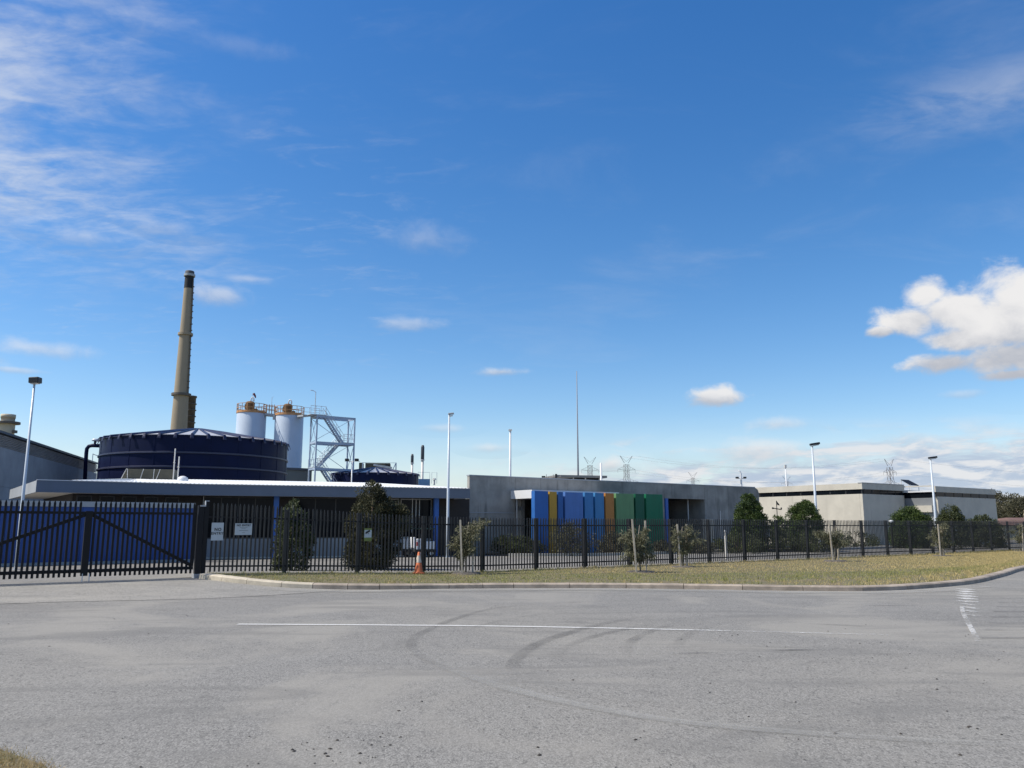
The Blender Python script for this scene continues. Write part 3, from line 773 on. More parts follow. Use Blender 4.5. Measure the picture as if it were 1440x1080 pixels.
# gate posts on their footing
gp = thing('gate_post', 'pair of thick black gate posts on a grey concrete footing between gate and fence', 'gate post', wp(0.02, 0.0, 0.24), RZ)
part('post', MB().box(-0.27, -0.13, -0.10, 0.06, 0.10, 1.96), M_BLACK, gp, bevel=0.006)
part('post', MB().box(-0.10, 0.03, -0.02, 0.13, 0.10, 2.06), M_BLACK, gp, bevel=0.006)
part('catch_plate', MB().box(-0.24, -0.10, -0.13, -0.115, 1.93, 1.97).box(-0.10, -0.088, -0.13, -0.02, 1.93, 2.09).box(-0.10, 0.02, -0.045, -0.03, 2.075, 2.10), M_CAP, gp)
part('footing', MB().box(-0.28, 0.14, -0.20, 0.20, -0.2, 0.10), M_CONCL, gp, bevel=0.01)

# sliding gate
GL = -8.6; GZ = 0.36
gate = thing('sliding_gate', 'wide black palisade sliding gate with two long diagonal braces across the driveway', 'gate', wp(0, -0.06, 0), RZ)
gpm = picket_mesh(1.92, 0.060)
nG = int((-0.30 - GL) / 0.118)
for i in range(nG):
    a = -0.36 - i * 0.118
    if abs(a + 2.98) < 0.10: continue
    link('picket', gpm, gate, (a, 0, GZ + random.uniform(-.003, .003)), random.gauss(0, 0.04))
part('rail', MB().box(GL, -0.29, 0.015, 0.075, GZ + 0.10, GZ + 0.185), M_BLACK, gate)
part('rail', MB().box(GL, -0.29, 0.015, 0.075, GZ + 1.58, GZ + 1.645), M_BLACK, gate)
part('stile', MB().box(-3.06, -2.90, -0.01, 0.10, GZ + 0.02, GZ + 1.66), M_BLACK, gate)
part('stile', MB().box(-0.36, -0.29, 0.012, 0.078, GZ + 0.19, GZ + 1.575), M_BLACK, gate)
part('brace', MB().bar((-2.90, 0.05, GZ + 1.56), (-0.36, 0.05, GZ + 0.22), 0.05, 0.085), M_BLACK, gate)
part('brace', MB().bar((-3.06, 0.05, GZ + 1.56), (-6.5, 0.05, GZ + 0.22), 0.05, 0.085), M_BLACK, gate)
for q in (-3.02, -2.86):
    part('drop_bolt', MB().tube([(q, -0.02, 0.235), (q, -0.02, GZ + 0.08)], 0.012, 6), M_GALV, gate)

# signs on the fence
def text(name, s, size, parent, loc, m, track=1.0, bold=0.0):
    cu = bpy.data.curves.new(name, 'FONT'); cu.body = s; cu.size = size; cu.align_x = 'CENTER'; cu.align_y = 'CENTER'
    cu.extrude = 0.001; cu.offset = bold; cu.space_character = track; cu.materials.append(m)
    o = bpy.data.objects.new(name, cu); COL.objects.link(o); o.parent = parent
    me = bpy.data.meshes.new_from_object(o.evaluated_get(bpy.context.evaluated_depsgraph_get()))
    bpy.data.objects.remove(o)
    o = link(name, me, parent, loc); o.rotation_euler = (math.pi / 2, 0, 0)
    return o
def sign_at(px0, px1, py0, py1):
    z1 = None
    a0 = along(P0 + N1 * 0.03, D1, px0, 1.6); a1 = along(P0 + N1 * 0.03, D1, px1, 1.6)
    Y = wp((a0 + a1) / 2, -0.03).y
    return a0, a1, at(px0, py0, Y).z, at(px0, py1, Y).z
a0, a1, z1, z0 = sign_at(297.5, 314.5, 735, 760)
sg = thing('no_entry_sign', 'tall white sign reading NO ENTRY on the fence beside the gate post', 'sign', wp((a0 + a1) / 2, -0.03, (z0 + z1) / 2), RZ, 'white notices fixed to the fence')
w_, h_ = a1 - a0, z1 - z0
part('sign_plate', MB().box(-w_ / 2, w_ / 2, -0.004, 0.0, -h_ / 2, h_ / 2), M_SIGN, sg)
text('lettering', 'NO', 0.115, sg, (0.01, -0.006, 0.055), M_INK, 1.15, 0.004)
text('lettering', 'ENTRY', 0.10, sg, (0.0, -0.006, -0.055), M_INK, 1.12, 0.003)
a0, a1, z1, z0 = sign_at(330.5, 354.5, 736, 752.3)
sg = thing('no_entry_sign', 'wide white notice headed NO ENTRY above four small lines on the fence', 'sign', wp((a0 + a1) / 2, -0.03, (z0 + z1) / 2), RZ, 'white notices fixed to the fence')
w_, h_ = a1 - a0, z1 - z0
part('sign_plate', MB().box(-w_ / 2, w_ / 2, -0.004, 0.0, -h_ / 2, h_ / 2), M_SIGN, sg)
text('lettering', 'NO ENTRY', 0.075, sg, (0, -0.006, h_ * 0.33), M_INK, 1.12, 0.003)
for (zz, ww, th) in ((0.14, 0.22, 0.010), (0.04, 0.12, 0.010), (-0.12, 0.25, 0.014), (-0.30, 0.09, 0.010)):
    part('print_line', MB().box(-ww / 2, ww / 2, -0.0055, -0.0045, h_ * zz - th / 2, h_ * zz + th / 2), M_INKG, sg)
a0, a1, z1, z0 = sign_at(512.3, 523, 742.8, 761)
sg = thing('camera_sign', 'small green and white sign with a black camera picture on the fence', 'sign', wp((a0 + a1) / 2, -0.03, (z0 + z1) / 2), RZ)
w_, h_ = a1 - a0, z1 - z0
part('sign_plate', MB().box(-w_ / 2, w_ / 2, -0.004, 0.0, -h_ / 2, h_ / 2), M_SIGNG, sg)
part('white_panel', MB().box(-w_ / 2 + .008, w_ / 2 - .008, -0.006, -0.0045, -h_ * 0.22, h_ * 0.36), M_SIGN, sg)
cb = MB()
for p_, q_, ww in (((-0.075, 0.055), (0.065, 0.125), 0.055), ((-0.06, 0.02), (-0.09, 0.06), 0.02), ((-0.02, 0.06), (0.03, 0.02), 0.016)):
    cb.bar((p_[0], -0.008, p_[1]), (q_[0], -0.008, q_[1]), 0.002, ww, (0, 0, 1))
part('camera_symbol', cb, M_INK, sg)

# ------------------------------------------------------------------ traffic cone
def cone():
    p = at(588.5, 809.5, 26.6)
    t = thing('traffic_cone', 'faded orange traffic cone with a white band on the grass by the fence', 'traffic cone', (p.x, p.y, zf(6) - 0.015), 0.4)
    part('cone_base', MB().box(-0.155, 0.155, -0.155, 0.155, 0, 0.03), M_ORANGE, t, bevel=0.012)
    part('cone_body', MB().lathe([(0.145, 0.03), (0.135, 0.05), (0.034, 0.66), (0.024, 0.67), (0.0, 0.67)], 24), M_ORANGE, t, True)
    r = lambda z: 0.135 - (0.101) * (z - 0.05) / 0.61 + 0.003
    part('reflective_band', MB().lathe([(r(z), z) for z in (0.34, 0.56)], 24), M_CONEW, t, True)
cone()
# ------------------------------------------------------------------ foliage
def leaves(name, C, rad, n, size, m, parent, droop=0.0, aspect=2.2, up=0.0, outer=None):
    """C: clump centres (k,3); rad: (k,) clump radii; n leaves per clump"""
    C = np.asarray(C, float); rad = np.asarray(rad, float); k = len(C)
    idx = np.repeat(np.arange(k), n); N = len(idx)
    d = rng.normal(0, 1, (N, 3)); d /= np.linalg.norm(d, axis=1)[:, None]
    r = rad[idx] * rng.uniform(0.25, 1.0, N) ** 0.6
    P = C[idx] + d * r[:, None] * np.array([1, 1, 0.85])
    ax = d * 0.8 + rng.normal(0, 0.7, (N, 3)); ax[:, 2] += up - droop
    ax /= np.linalg.norm(ax, axis=1)[:, None]
    sd_ = np.cross(ax, rng.normal(0, 1, (N, 3))); sd_ /= np.linalg.norm(sd_, axis=1)[:, None] + 1e-9
    L = size * rng.uniform(0.6, 1.4, N)[:, None]; Wd = L / aspect
    V = np.stack([P, P + ax * L * 0.5 + sd_ * Wd * 0.5, P + ax * L, P + ax * L * 0.5 - sd_ * Wd * 0.5], 1).reshape(-1, 3)
    me = bpy.data.meshes.new(name)
    me.vertices.add(4 * N); me.vertices.foreach_set('co', V.ravel().astype(np.float32))
    me.loops.add(4 * N); me.loops.foreach_set('vertex_index', np.arange(4 * N, dtype=np.int32))
    me.polygons.add(N); me.polygons.foreach_set('loop_start', np.arange(0, 4 * N, 4, dtype=np.int32))
    me.polygons.foreach_set('loop_total', np.full(N, 4, dtype=np.int32))
    me.materials.append(m); me.update(); me.validate()
    return link(name, me, parent)
def crown_points(prof, n, H, squash=1.0, lump=0.22, shell=0.5):
    """prof: list of (height fraction, radius); clump centres inside the solid of revolution"""
    hs = np.array([p[0] for p in prof]); rs = np.array([p[1] for p in prof])
    out = []
    ph = rng.uniform(0, 6.28, 6)
    while len(out) < n:
        h = rng.uniform(0, 1); r = np.interp(h, hs, rs)
        if rng.uniform(0, rs.max()) > r: continue
        t = rng.uniform(0, 6.283)
        rr = r * (1 + lump * (math.sin(3 * t + ph[0] + 6 * h) + 0.7 * math.sin(5 * t + ph[1] - 9 * h)) * 0.6) * rng.uniform(shell, 1.0) ** 0.5
        out.append((rr * math.cos(t), rr * math.sin(t) * squash, h * H))
    return np.array(out)
def conifer(name, label, cat, loc, H, prof, n, leaf, m, group=None, crad=0.17, per=70, tr=0.07, clumps=None, shell=0.5):
    t = thing(name, label, cat, loc, random.uniform(0, 6), group)
    part('trunk', MB().tube([(0, 0, -0.15), (0.02, 0.01, H * 0.45), (0, 0, H * 0.85)], [tr, tr * 0.7, tr * 0.25], 8), M_BARK, t, True)
    if group: prof = [(h_, r_ * 0.88) for h_, r_ in prof]
    C = crown_points(prof, n, H, shell=shell)
    if clumps is not None: C = np.vstack([C, clumps])
    C[:, 2] = np.maximum(C[:, 2], 0.06)
    leaves('crown', C, crad * rng.uniform(0.7, 1.35, len(C)), per, leaf, m, t, up=0.5)
    return t
def gpt(px, Y, z=0.1):
    return (on_x(px, Y, z), Y, z)
p = gpt(521, 29.6, 0.12)
cl = []
for (dx_, dz_, r_) in ((0.95, 2.0, 0.22), (1.05, 1.7, 0.34), (0.80, 1.3, 0.34), (0.70, 0.9, 0.36), (0.6, 1.7, 0.3), (-0.5, 1.5, 0.4), (-0.6, 1.0, 0.4)):
    q = rng.normal(0, 1, (16, 3)); q /= np.linalg.norm(q, axis=1)[:, None]
    cl.append(q * r_ * np.array([0.8, 0.8, 1.0]) + np.array([dx_, 0.0, dz_]))
c0 = thing('cypress_tree', 'tall ragged brown green cypress with a side crown behind the camera sign', 'tree', p, 0.0)
part('trunk', MB().tube([(0, 0, -0.2), (0.03, 0, 1.2), (0, 0, 2.6)], [0.10, 0.07, 0.02], 8), M_BARK, c0, True)
C = crown_points([(0, 0.66), (0.15, 0.78), (0.45, 0.74), (0.62, 0.72), (0.8, 0.55), (0.93, 0.36), (1.0, 0.08)], 300, 2.98)
C = np.vstack([C] + cl); C[:, 2] = np.maximum(C[:, 2], 0.08)
leaves('crown', C, 0.15 * rng.uniform(0.6, 1.5, len(C)), 95, 0.085, M_LTCYP, c0, up=0.45, aspect=2.6)
leaves('leader_shoot', [(-0.02, 0, 2.98), (-0.04, 0, 3.08), (0.2, 0.05, 2.9)], [0.07, 0.05, 0.08], 50, 0.08, M_LTCYP, c0, up=1.5)
conifer('cypress_shrub', 'narrow dark green conifer shrub behind the fence right of the blue column', 'shrub', gpt(409, 27.6, 0.16), 2.28,
        [(0, 0.5), (0.3, 0.64), (0.6, 0.5), (0.85, 0.28), (1, 0.07)], 130, 0.08, M_LTDRK, crad=0.14, per=75)
conifer('cypress_shrub', 'upright bright green conifer with a pointed top before the long concrete wall', 'shrub', gpt(1056, 50, 0.1), 3.35,
        [(0, 1.0), (0.25, 1.12), (0.5, 1.05), (0.75, 0.72), (0.92, 0.34), (1, 0.06)], 260, 0.095, M_LTGRN, 'rounded conifer shrubs in the right hand yard', 0.22, 150)
conifer('cypress_shrub', 'round dome shaped dark green conifer before the sunlit pale wall', 'shrub', gpt(1134, 51, 0.1), 3.0,
        [(0, 0.8), (0.25, 1.05), (0.55, 1.1), (0.8, 0.84), (0.93, 0.5), (1, 0.15)], 260, 0.09, M_LTGRN, 'rounded conifer shrubs in the right hand yard', 0.21, 150)
conifer('cypress_shrub', 'broad low green shrub in front of the bay in the pale building', 'shrub', gpt(1283, 58, 0.1), 2.75,
        [(0, 1.2), (0.4, 1.6), (0.7, 1.35), (0.9, 0.8), (1, 0.2)], 260, 0.10, M_LTGRN, 'rounded conifer shrubs in the right hand yard', 0.25, 140)
conifer('cypress_shrub', 'olive green pointed shrub standing right of the rightmost lamp post', 'shrub', gpt(1342, 57, 0.1), 2.85,
        [(0, 0.8), (0.4, 1.1), (0.7, 0.8), (0.9, 0.42), (1, 0.1)], 190, 0.095, M_LTDRK, 'rounded conifer shrubs in the right hand yard', 0.22, 130)
conifer('cypress_shrub', 'low dark green shrub seen through the fence at the far right end', 'shrub', gpt(1386, 60, 0.1), 2.2,
        [(0, 1.2), (0.5, 1.5), (0.8, 1.0), (1, 0.3)], 160, 0.10, M_LTDRK, 'rounded conifer shrubs in the right hand yard', 0.25, 120)
conifer('cypress_shrub', 'small green shrub at the foot of the weather mast', 'shrub', gpt(1096, 56, 0.1), 2.2,
        [(0, 0.5), (0.5, 0.62), (0.8, 0.45), (1, 0.1)], 70, 0.13, M_LTGRN, 'rounded conifer shrubs in the right hand yard', 0.2, 60)

# garden scrub near the coloured panels and along the yard
def scrub(label, px, Y, H, Rr, m=M_LTSCR, n=60, name='scrub_bush', cat='bush', group='low bushes in the yard garden beds'):
    t = thing(name, label, cat, gpt(px, Y, 0.14), random.uniform(0, 6), group)
    stems = MB()
    for i in range(7):
        a = random.uniform(0, 6.28); r = Rr * random.uniform(.3, .7)
        stems.tube([(0, 0, -0.05), (r * .4 * math.cos(a), r * .4 * math.sin(a), H * .4), (r * math.cos(a), r * math.sin(a), H * .75)], [0.02, 0.014, 0.006], 5)
    part('stems', stems, M_BARK, t)
    C = crown_points([(0, 0.55 * Rr), (0.35, Rr), (0.7, 0.85 * Rr), (1, 0.3 * Rr)], n, H, lump=0.35)
    leaves('foliage', C, 0.2 * H * rng.uniform(0.7, 1.3, n), 60, 0.12, m, t, up=0.3, aspect=3.5)
scrub('large grey green scrub bush in front of the light blue panel', 803, 43.6, 1.45, 0.95, n=90)
scrub('grey scrub bush in front of the orange panel', 861, 45.0, 1.05, 0.9)
scrub('low grey scrub tuft before the sage green panel', 882, 45.4, 0.6, 0.55, n=40)
scrub('dark low bush left of the first blue panel', 736, 44.5, 0.85, 0.9, M_LTDRK)
scrub('dark bush below the concrete wall left of the entrance canopy', 712, 44.8, 0.9, 0.7, M_LTDRK)
scrub('pale scrub tuft at the foot of the last green panel', 930, 46.5, 0.6, 0.5, n=40)
scrub('thin scrub bush before the dark doorway', 985, 46.8, 0.65, 0.8, n=50)
scrub('dark hedge bush beneath the pointed conifer', 1040, 47.5, 0.95, 1.4, M_LTDRK, n=80)
scrub('dark hedge bush between the two conifer shrubs', 1090, 50.0, 1.15, 1.3, M_LTDRK, n=80)
scrub('dark bush under the domed conifer', 1150, 49.5, 1.0, 1.2, M_LTDRK, n=70)
scrub('low dark bush against the sunlit wall corner', 1205, 60, 1.0, 1.6, M_LTDRK, n=70)

# staked saplings on the verge
def sapling(label, px, py, Y, H, parts, seed):
    """parts: branch tips as (dx pixels, dz metres)"""
    random.seed(seed)
    z = at(px, py, Y).z
    b = at(px, py, Y)
    t = thing('sapling', label, 'young tree', (b.x, b.y, z), 0.0, 'staked saplings along the grass verge')
    m = Y / 1167.0
    trk = MB(); lean = random.uniform(-.05, .1)
    top = (lean + 0.05, 0, H * 0.95)
    trk.tube([(0, 0, -0.05), (lean * .5 - 0.02, 0.02, H * .4), (lean, 0, H * .7), top], [0.030, 0.024, 0.016, 0.006], 7)
    C, rr = [], []
    for (dx_, dz_, r_) in parts:
        q = Vector((dx_ * m, random.uniform(-.25, .25), dz_))
        zs = max(0.2, dz_ * 0.62)
        st = Vector((lean * zs / H, 0, zs))
        md = st.lerp(q, .55) + Vector((0, 0, 0.14))
        trk.tube([st, md, q], [0.013, 0.009, 0.004], 5)
        for k in range(7):
            w = k / 6
            pp = st.lerp(md, w * 2) if w < .5 else md.lerp(q, w * 2 - 1)
            if w > 0.15: C.append(pp + Vector((random.gauss(0, .04), random.gauss(0, .06), random.gauss(0, .04)))); rr.append(r_ * random.uniform(.55, 1.0))
    part('trunk', trk, M_BARKP, t, True)
    leaves('foliage', np.array([tuple(c) for c in C]), rr, 44, 0.13, M_LTSAP, t, droop=0.8, aspect=5.5)
    mu = MB(); nn = 14
    mu.lathe([(0.52, -0.03), (0.45, 0.035), (0.2, 0.05), (0.0, 0.03)], nn)
    part('mulch_ring', mu, M_MULCH, t)
    return t
SAP = [
 ('bushy drooping sapling between two stakes just right of the traffic cone', 655, 806.5, 27.3, 1.75, [(-19, 0.95, .16), (-14, 1.2, .15), (-9, 1.45, .14), (8, 1.5, .15), (20, 1.72, .13), (27, 1.66, .11), (14, 1.2, .15), (10, 0.8, .14), (-10, 0.6, .12), (3, 1.1, .16)]),
 ('broad grey green sapling before the dark green panels', 901, 804.5, 28.3, 1.65, [(-27, 1.12, .15), (-22, 1.28, .15), (-12, 1.4, .14), (-24, 0.62, .14), (-12, 0.55, .13), (6, 1.2, .14), (14, 0.72, .14), (17, 0.55, .12), (8, 1.45, .10), (-17, 0.85, .13), (10, 0.95, .14)]),
 ('thin sapling with pale leaves in front of the dark doorway', 961, 797.5, 31.8, 1.6, [(-12, 1.35, .15), (-14, 1.05, .15), (-8, 0.7, .13), (10, 1.45, .13), (18, 1.3, .13), (21, 1.0, .12), (12, 0.8, .12), (-3, 0.55, .12)]),
 ('sparse sapling before the sunlit pale wall', 1175, 789.0, 36.4, 1.6, [(-22, 1.3, .13), (-19, 1.05, .12), (-8, 1.2, .13), (-6, 0.9, .13), (8, 1.25, .11), (13, 0.8, .10), (5, 0.95, .12)]),
 ('wispy sapling at the stakes near the rightmost lamp post', 1325, 782.0, 42.8, 1.7, [(-15, 1.0, .13), (-12, 0.7, .13), (-8, 1.3, .14), (9, 1.5, .14), (12, 1.0, .13), (14, 0.7, .12), (4, 1.55, .14)]),
 ('last sapling at the far right end of the verge', 1436, 775.5, 50.5, 1.75, [(-10, 1.2, .15), (-7, 0.8, .14), (7, 1.4, .15), (9, 0.9, .14), (0, 1.5, .15)]),
]
for i, a in enumerate(SAP): sapling(*a, seed=30 + i)
STK = [
 (650.0, 807.0, 647.2, 731, 27.0, 'upright pale timber stake left of the sapling beside the cone'),
 (664.5, 806.5, 666.5, 734, 27.5, 'greyer timber stake right of the sapling beside the cone'),
 (895.5, 806.0, 889.0, 730, 27.9, 'leaning bleached stake left of the sapling before the green panels'),
 (909.0, 804.5, 907.3, 732, 28.6, 'upright thick stake right of the sapling before the green panels'),
 (957.5, 798.0, 952.4, 737, 31.6, 'leaning pale stake left of the sapling before the dark doorway'),
 (966.0, 797.5, 965.4, 737, 32.0, 'upright stake right of the sapling before the dark doorway'),
 (1171.8, 790.0, 1166.3, 738, 36.2, 'leaning yellowish stake of the sapling before the sunlit wall'),
 (1179.0, 788.0, 1177.5, 742, 37.0, 'short upright stake of the sapling before the sunlit wall'),
 (1323.0, 782.8, 1319.3, 737, 42.5, 'pale left stake of the sapling near the rightmost lamp post'),
 (1327.6, 782.0, 1324.0, 739, 43.0, 'brown right stake of the sapling near the rightmost lamp post'),
 (1438.5, 775.5, 1438.0, 738, 50.3, 'single stake at the far right end of the verge')]
for (x0, y0, x1, y1, Y, lb) in STK:
    b = at(x0, y0, Y); tp = at(x1, y1, Y)
    o = part('timber_stake', MB().bar((0, 0, -0.15), (tp.x - b.x, 0.02, tp.z - b.z), 0.058, 0.042, (0, 1, 0)), M_TIMBER, None, loc=b)
    tag(o, lb, 'stake', 'timber stakes beside the saplings')

# ------------------------------------------------------------------ concrete office building (parallel to the fence)
CY = 45.0
ctop = at(660, 669, CY)
C0 = Vector((ctop.x, CY, 0.05)); CH = ctop.z - 0.05
def ca(px, z=2.0): return along(C0, D1, px, z)
CL = ca(1068, 3); CD = 16.0
cb_ = thing('concrete_building', 'long low grey precast concrete building behind the row of coloured panels', 'building', C0, RZ)
PT = 0.22; OH = at(960, 701.5, (C0 + D1 * ca(960)).y).z - 0.05
e0_, e1_ = ca(724.5), ca(760)
d0_, d1_ = ca(935), ca(992)
joints = [0.0, e0_, e1_, ca(799), ca(877), d0_, ca(946), ca(972), d1_, ca(1025), CL]
EH = at(735, 702, (C0 + D1 * e0_).y).z - 0.05
for i in range(len(joints) - 1):
    x0, x1 = joints[i] + 0.008, joints[i + 1] - 0.008
    zb = EH if abs(joints[i] - e0_) < .01 else (OH if d0_ - .01 <= joints[i] < d1_ - .01 else -0.1)
    pr = random.uniform(0, 0.012)
    if i == len(joints) - 2:       # clipped top corner at the far end
        mbp = MB(); z1 = CH
        poly = [(x0, zb), (x1, zb), (x1, z1 - 0.35), (x1 - 0.12, z1 - 0.12), (x1 - 0.4, z1), (x0, z1)]
        n_ = len(poly)
        mbp.add([(x, -pr, z) for x, z in poly] + [(x, PT, z) for x, z in poly], [tuple(range(n_)), tuple(reversed(range(n_, 2 * n_)))] + [(i2, n_ + i2, n_ + (i2 + 1) % n_, (i2 + 1) % n_) for i2 in range(n_)])
        part('wall_panel', mbp, M_CONC, cb_)
    else:
        part('wall_panel', MB().box(x0, x1, -pr, PT, zb, CH), M_CONC, cb_)
part('form_line', MB().box(0.02, e0_ - .02, -0.03, -0.0125, 2.28, 2.32), M_CAP, cb_)
part('coping', MB().box(-0.02, CL - 0.42, -0.03, PT + 0.05, CH + 0.003, CH + 0.06), M_CAP, cb_)
part('wall', MB().box(0.0, 0.2, PT + .003, CD, -0.1, CH - 1.6), M_CONC, cb_, label='side wall at the left end')
part('wall', MB().box(CL - 0.2, CL, PT + .003, CD, -0.1, CH - 0.4), M_CONC, cb_)
part('wall', MB().box(0.203, CL - 0.203, CD - 0.2, CD, -0.1, CH - 1.603), M_CONC, cb_)
part('roof', MB().box(0.203, CL - 0.203, 6.003, CD - 0.203, CH - 1.85, CH - 1.6), M_CAP, cb_)
part('roof', MB().box(0.203, 3.75, PT + .003, 5.997, CH - 1.85, CH - 1.6), M_CAP, cb_)
part('roof', MB().box(3.753, CL - 0.203, PT + .003, 6.0, CH - 0.62, CH - 0.40), M_CAP, cb_)
part('wall', MB().box(3.753, 3.95, PT + .003, 5.797, -0.1, CH - .623), M_CONC, cb_)
part('wall', MB().box(3.753, CL - .203, 5.80, 6.0, -0.1, CH - .623), M_CONC, cb_)
# recesses
part('porch_wall', MB().box(e0_ + .9, e1_ + 3.0, 1.9, 2.05, -0.1, CH - .65), M_CONC, cb_)
part('porch_return', MB().box(e0_ + 0.003, e0_ + 0.6, PT + .003, 2.05, -0.1, EH + 0.2), M_CONCP, cb_)
part('glass_door', MB().box(e0_ + 0.95, e1_ + 0.4, 1.86, 1.895, -0.1, 1.95), M_TEAL, cb_)
part('door_frame', MB().box(e0_ + 0.95, e1_ + .4, 1.83, 1.858, 1.95, 2.03).box(e0_ + .88, e0_ + .948, 1.83, 1.898, -0.1, 2.03), M_FRAME, cb_)
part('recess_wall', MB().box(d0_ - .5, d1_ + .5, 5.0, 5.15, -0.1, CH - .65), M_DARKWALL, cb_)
part('recess_return', MB().box(d1_ + .01, d1_ + .25, PT + .003, 4.99, -0.1, CH - .65), M_CONC, cb_)
part('recess_return', MB().box(d0_ - .25, d0_ - .01, PT + .003, 4.99, -0.1, CH - .65), M_BLUE, cb_)
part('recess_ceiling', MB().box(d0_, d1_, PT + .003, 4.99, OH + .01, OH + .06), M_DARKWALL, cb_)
w0 = d0_ + 0.5
for k in range(3):
    f_ = part('window', MB().box(w0 + k * 1.35, w0 + k * 1.35 + 1.28, 4.95, 4.995, 0.0, 2.4), M_FRAMED, cb_)
    part('pane', MB().box(w0 + k * 1.35 + .05, w0 + k * 1.35 + 1.23, 4.93, 4.948, 0.08, 2.32), M_GLASS, f_)
for _px in (1012.0,):
    part('downpipe', MB().tube([(ca(_px), -0.07, -0.1), (ca(_px), -0.07, 2.6)], 0.035, 8), M_ASH, cb_)
part('blue_pillar', MB().box(d0_ + 0.05, d0_ + 0.30, -0.06, 0.20, -0.1, OH - .003), M_BLUEC, cb_)
part('post', MB().tube([(ca(976), 0.5, -0.1), (ca(976), 0.5, OH)], 0.05, 8), M_FRAME, cb_)
# roof lights rail & plant
tag(part('equipment_cabinet', MB().box(0, 0.62, 0, 0.5, 0, 2.0).box(0.06, 0.56, -0.02, -0.003, 0.25, 1.75), M_CONCP, None, loc=C0 + D1 * ca(982.5) + N1 * 0.75 + Vector((0, 0, 0.03)), rz=RZ, bevel=0.01),
    'pale grey equipment cabinet standing at the right of the dark doorway', 'cabinet')

# entrance canopy
cp_ = thing('entrance_canopy', 'white slab canopy over the entrance at the left of the coloured panels', 'canopy', C0 + Vector((0, 0, EH)), RZ)
kx0 = ca(724.5); fr = along(C0 + N1 * 2.0, D1, 748, 3.2)
kx0 = fr
part('slab', MB().box(kx0, kx0 + 6.5, -2.0, -0.02, 0.0, 0.46), M_WHITE, cp_)
part('post', MB().tube([(kx0 + 0.25, -0.28, -EH), (kx0 + 0.25, -0.28, 0.0)], 0.04, 8), M_FRAME, cp_)
part('post', MB().tube([(kx0 + 5.9, -1.8, -EH), (kx0 + 5.9, -1.8, 0.0)], 0.04, 8), M_FRAME, cp_)

# ------------------------------------------------------------------ coloured panels
PC = [(752.0, 771.0, 690.6, 'first', (0.028, 0.13, 0.40), 'bright blue upright panel at the left end of the coloured screen'),
      (773.0, 783.2, 691.5, '', (0.48, 0.27, 0.03), 'narrow ochre yellow upright panel between two blue panels'),
      (785.0, 792.0, 691.8, '', (0.028, 0.115, 0.34), 'narrow dark blue upright panel right of the ochre one'),
      (795.0, 820.0, 692.4, '', (0.085, 0.19, 0.46), 'wide periwinkle blue upright panel'),
      (822.7, 834.6, 692.9, '', (0.05, 0.20, 0.44), 'medium blue upright panel right of the wide periwinkle one'),
      (837.2, 849.6, 693.2, '', (0.05, 0.21, 0.43), 'medium blue upright panel left of the orange one'),
      (851.8, 863.7, 693.6, '', (0.46, 0.19, 0.04), 'narrow orange brown upright panel'),
      (866.8, 891.6, 694.2, '', (0.13, 0.27, 0.12), 'wide sage green upright panel'),
      (894.0, 906.3, 694.6, '', (0.008, 0.10, 0.05), 'narrow deep green upright panel'),
      (909.0, 932.3, 695.1, '', (0.008, 0.15, 0.07), 'wide emerald green upright panel at the right end of the coloured screen')]
SC0 = C0 + N1 * 2.5
for i, (x0, x1, yt, _, col, lb) in enumerate(PC):
    s0, s1 = along(SC0, D1, x0, 2.5), along(SC0, D1, x1, 2.5)
    Y = (SC0 + D1 * (s0 + s1) / 2).y
    zt = at((x0 + x1) / 2, yt, Y).z - 0.1
    lc = SC0 + D1 * s0; lc.z = 0.1
    t = thing('coloured_panel', lb, 'panel', lc, RZ, 'upright coloured panels before the concrete building')
    m = mat('panel_paint_%d' % i, col, 0.5, 0.09, 1.1, spec=0.4, streak=0.22)
    w_ = s1 - s0
    part('panel_sheet', MB().box(0, w_, 0, 0.30 + 0.04 * (i % 2), 0, zt), m, t, bevel=0.006)
    part('base_plate', MB().box(0.05, w_ - 0.05, -0.04, 0.38, -0.06, 0.02), M_CAP, t)

# garden bed and kerbs in the yard
def strip(name, pts, w, h, m, z=0.1):
    P = catmull([Vector(p) for p in pts], 6); mb = MB()
    for i, p in enumerate(P):
        d = (P[min(i + 1, len(P) - 1)] - P[max(i - 1, 0)]).normalized(); nn = Vector((-d.y, d.x)) * w / 2
        zz = yard_z(p.x, p.y)
        mb.v += [(p.x - nn.x, p.y - nn.y, zz - .05), (p.x - nn.x, p.y - nn.y, zz + h), (p.x + nn.x, p.y + nn.y, zz + h), (p.x + nn.x, p.y + nn.y, zz - .05)]
    for i in range(len(P) - 1):
        for k in range(3): mb.f.append((i * 4 + k, i * 4 + k + 1, i * 4 + k + 5, i * 4 + k + 4))
    mb.f += [(3, 2, 1, 0), tuple((len(P) - 1) * 4 + k for k in range(4))]
    return struct(name, mb, m)
def lw(a, b):
    q = C0 + D1 * a + N1 * b
    return (q.x, q.y)
mb = MB(); mb.add([(*lw(a, b), yard_z(*lw(a, b)) + 0.05) for a, b in ((0.6, 0.05), (0.6, 3.0), (3.2, 4.6), (6, 5.2), (CL * .62, 5.0), (CL * .62, 0.05))], [(0, 1, 2, 3, 4, 5)])
struct('garden_bed', mb, M_SOIL)
strip('bed_kerb', [lw(0.5, 3.0), lw(1.6, 3.9), lw(3.2, 4.75), lw(4.2, 5.2), lw(6, 5.4), lw(12, 5.3), lw(CL * .62, 5.15)], 0.16, 0.14, M_CONCP)
strip('bed_kerb', [lw(CL * .70, 5.8), lw(CL * .78, 6.4), lw(CL * .86, 6.6), lw(CL * .95, 6.0)], 0.16, 0.14, M_CONCP)
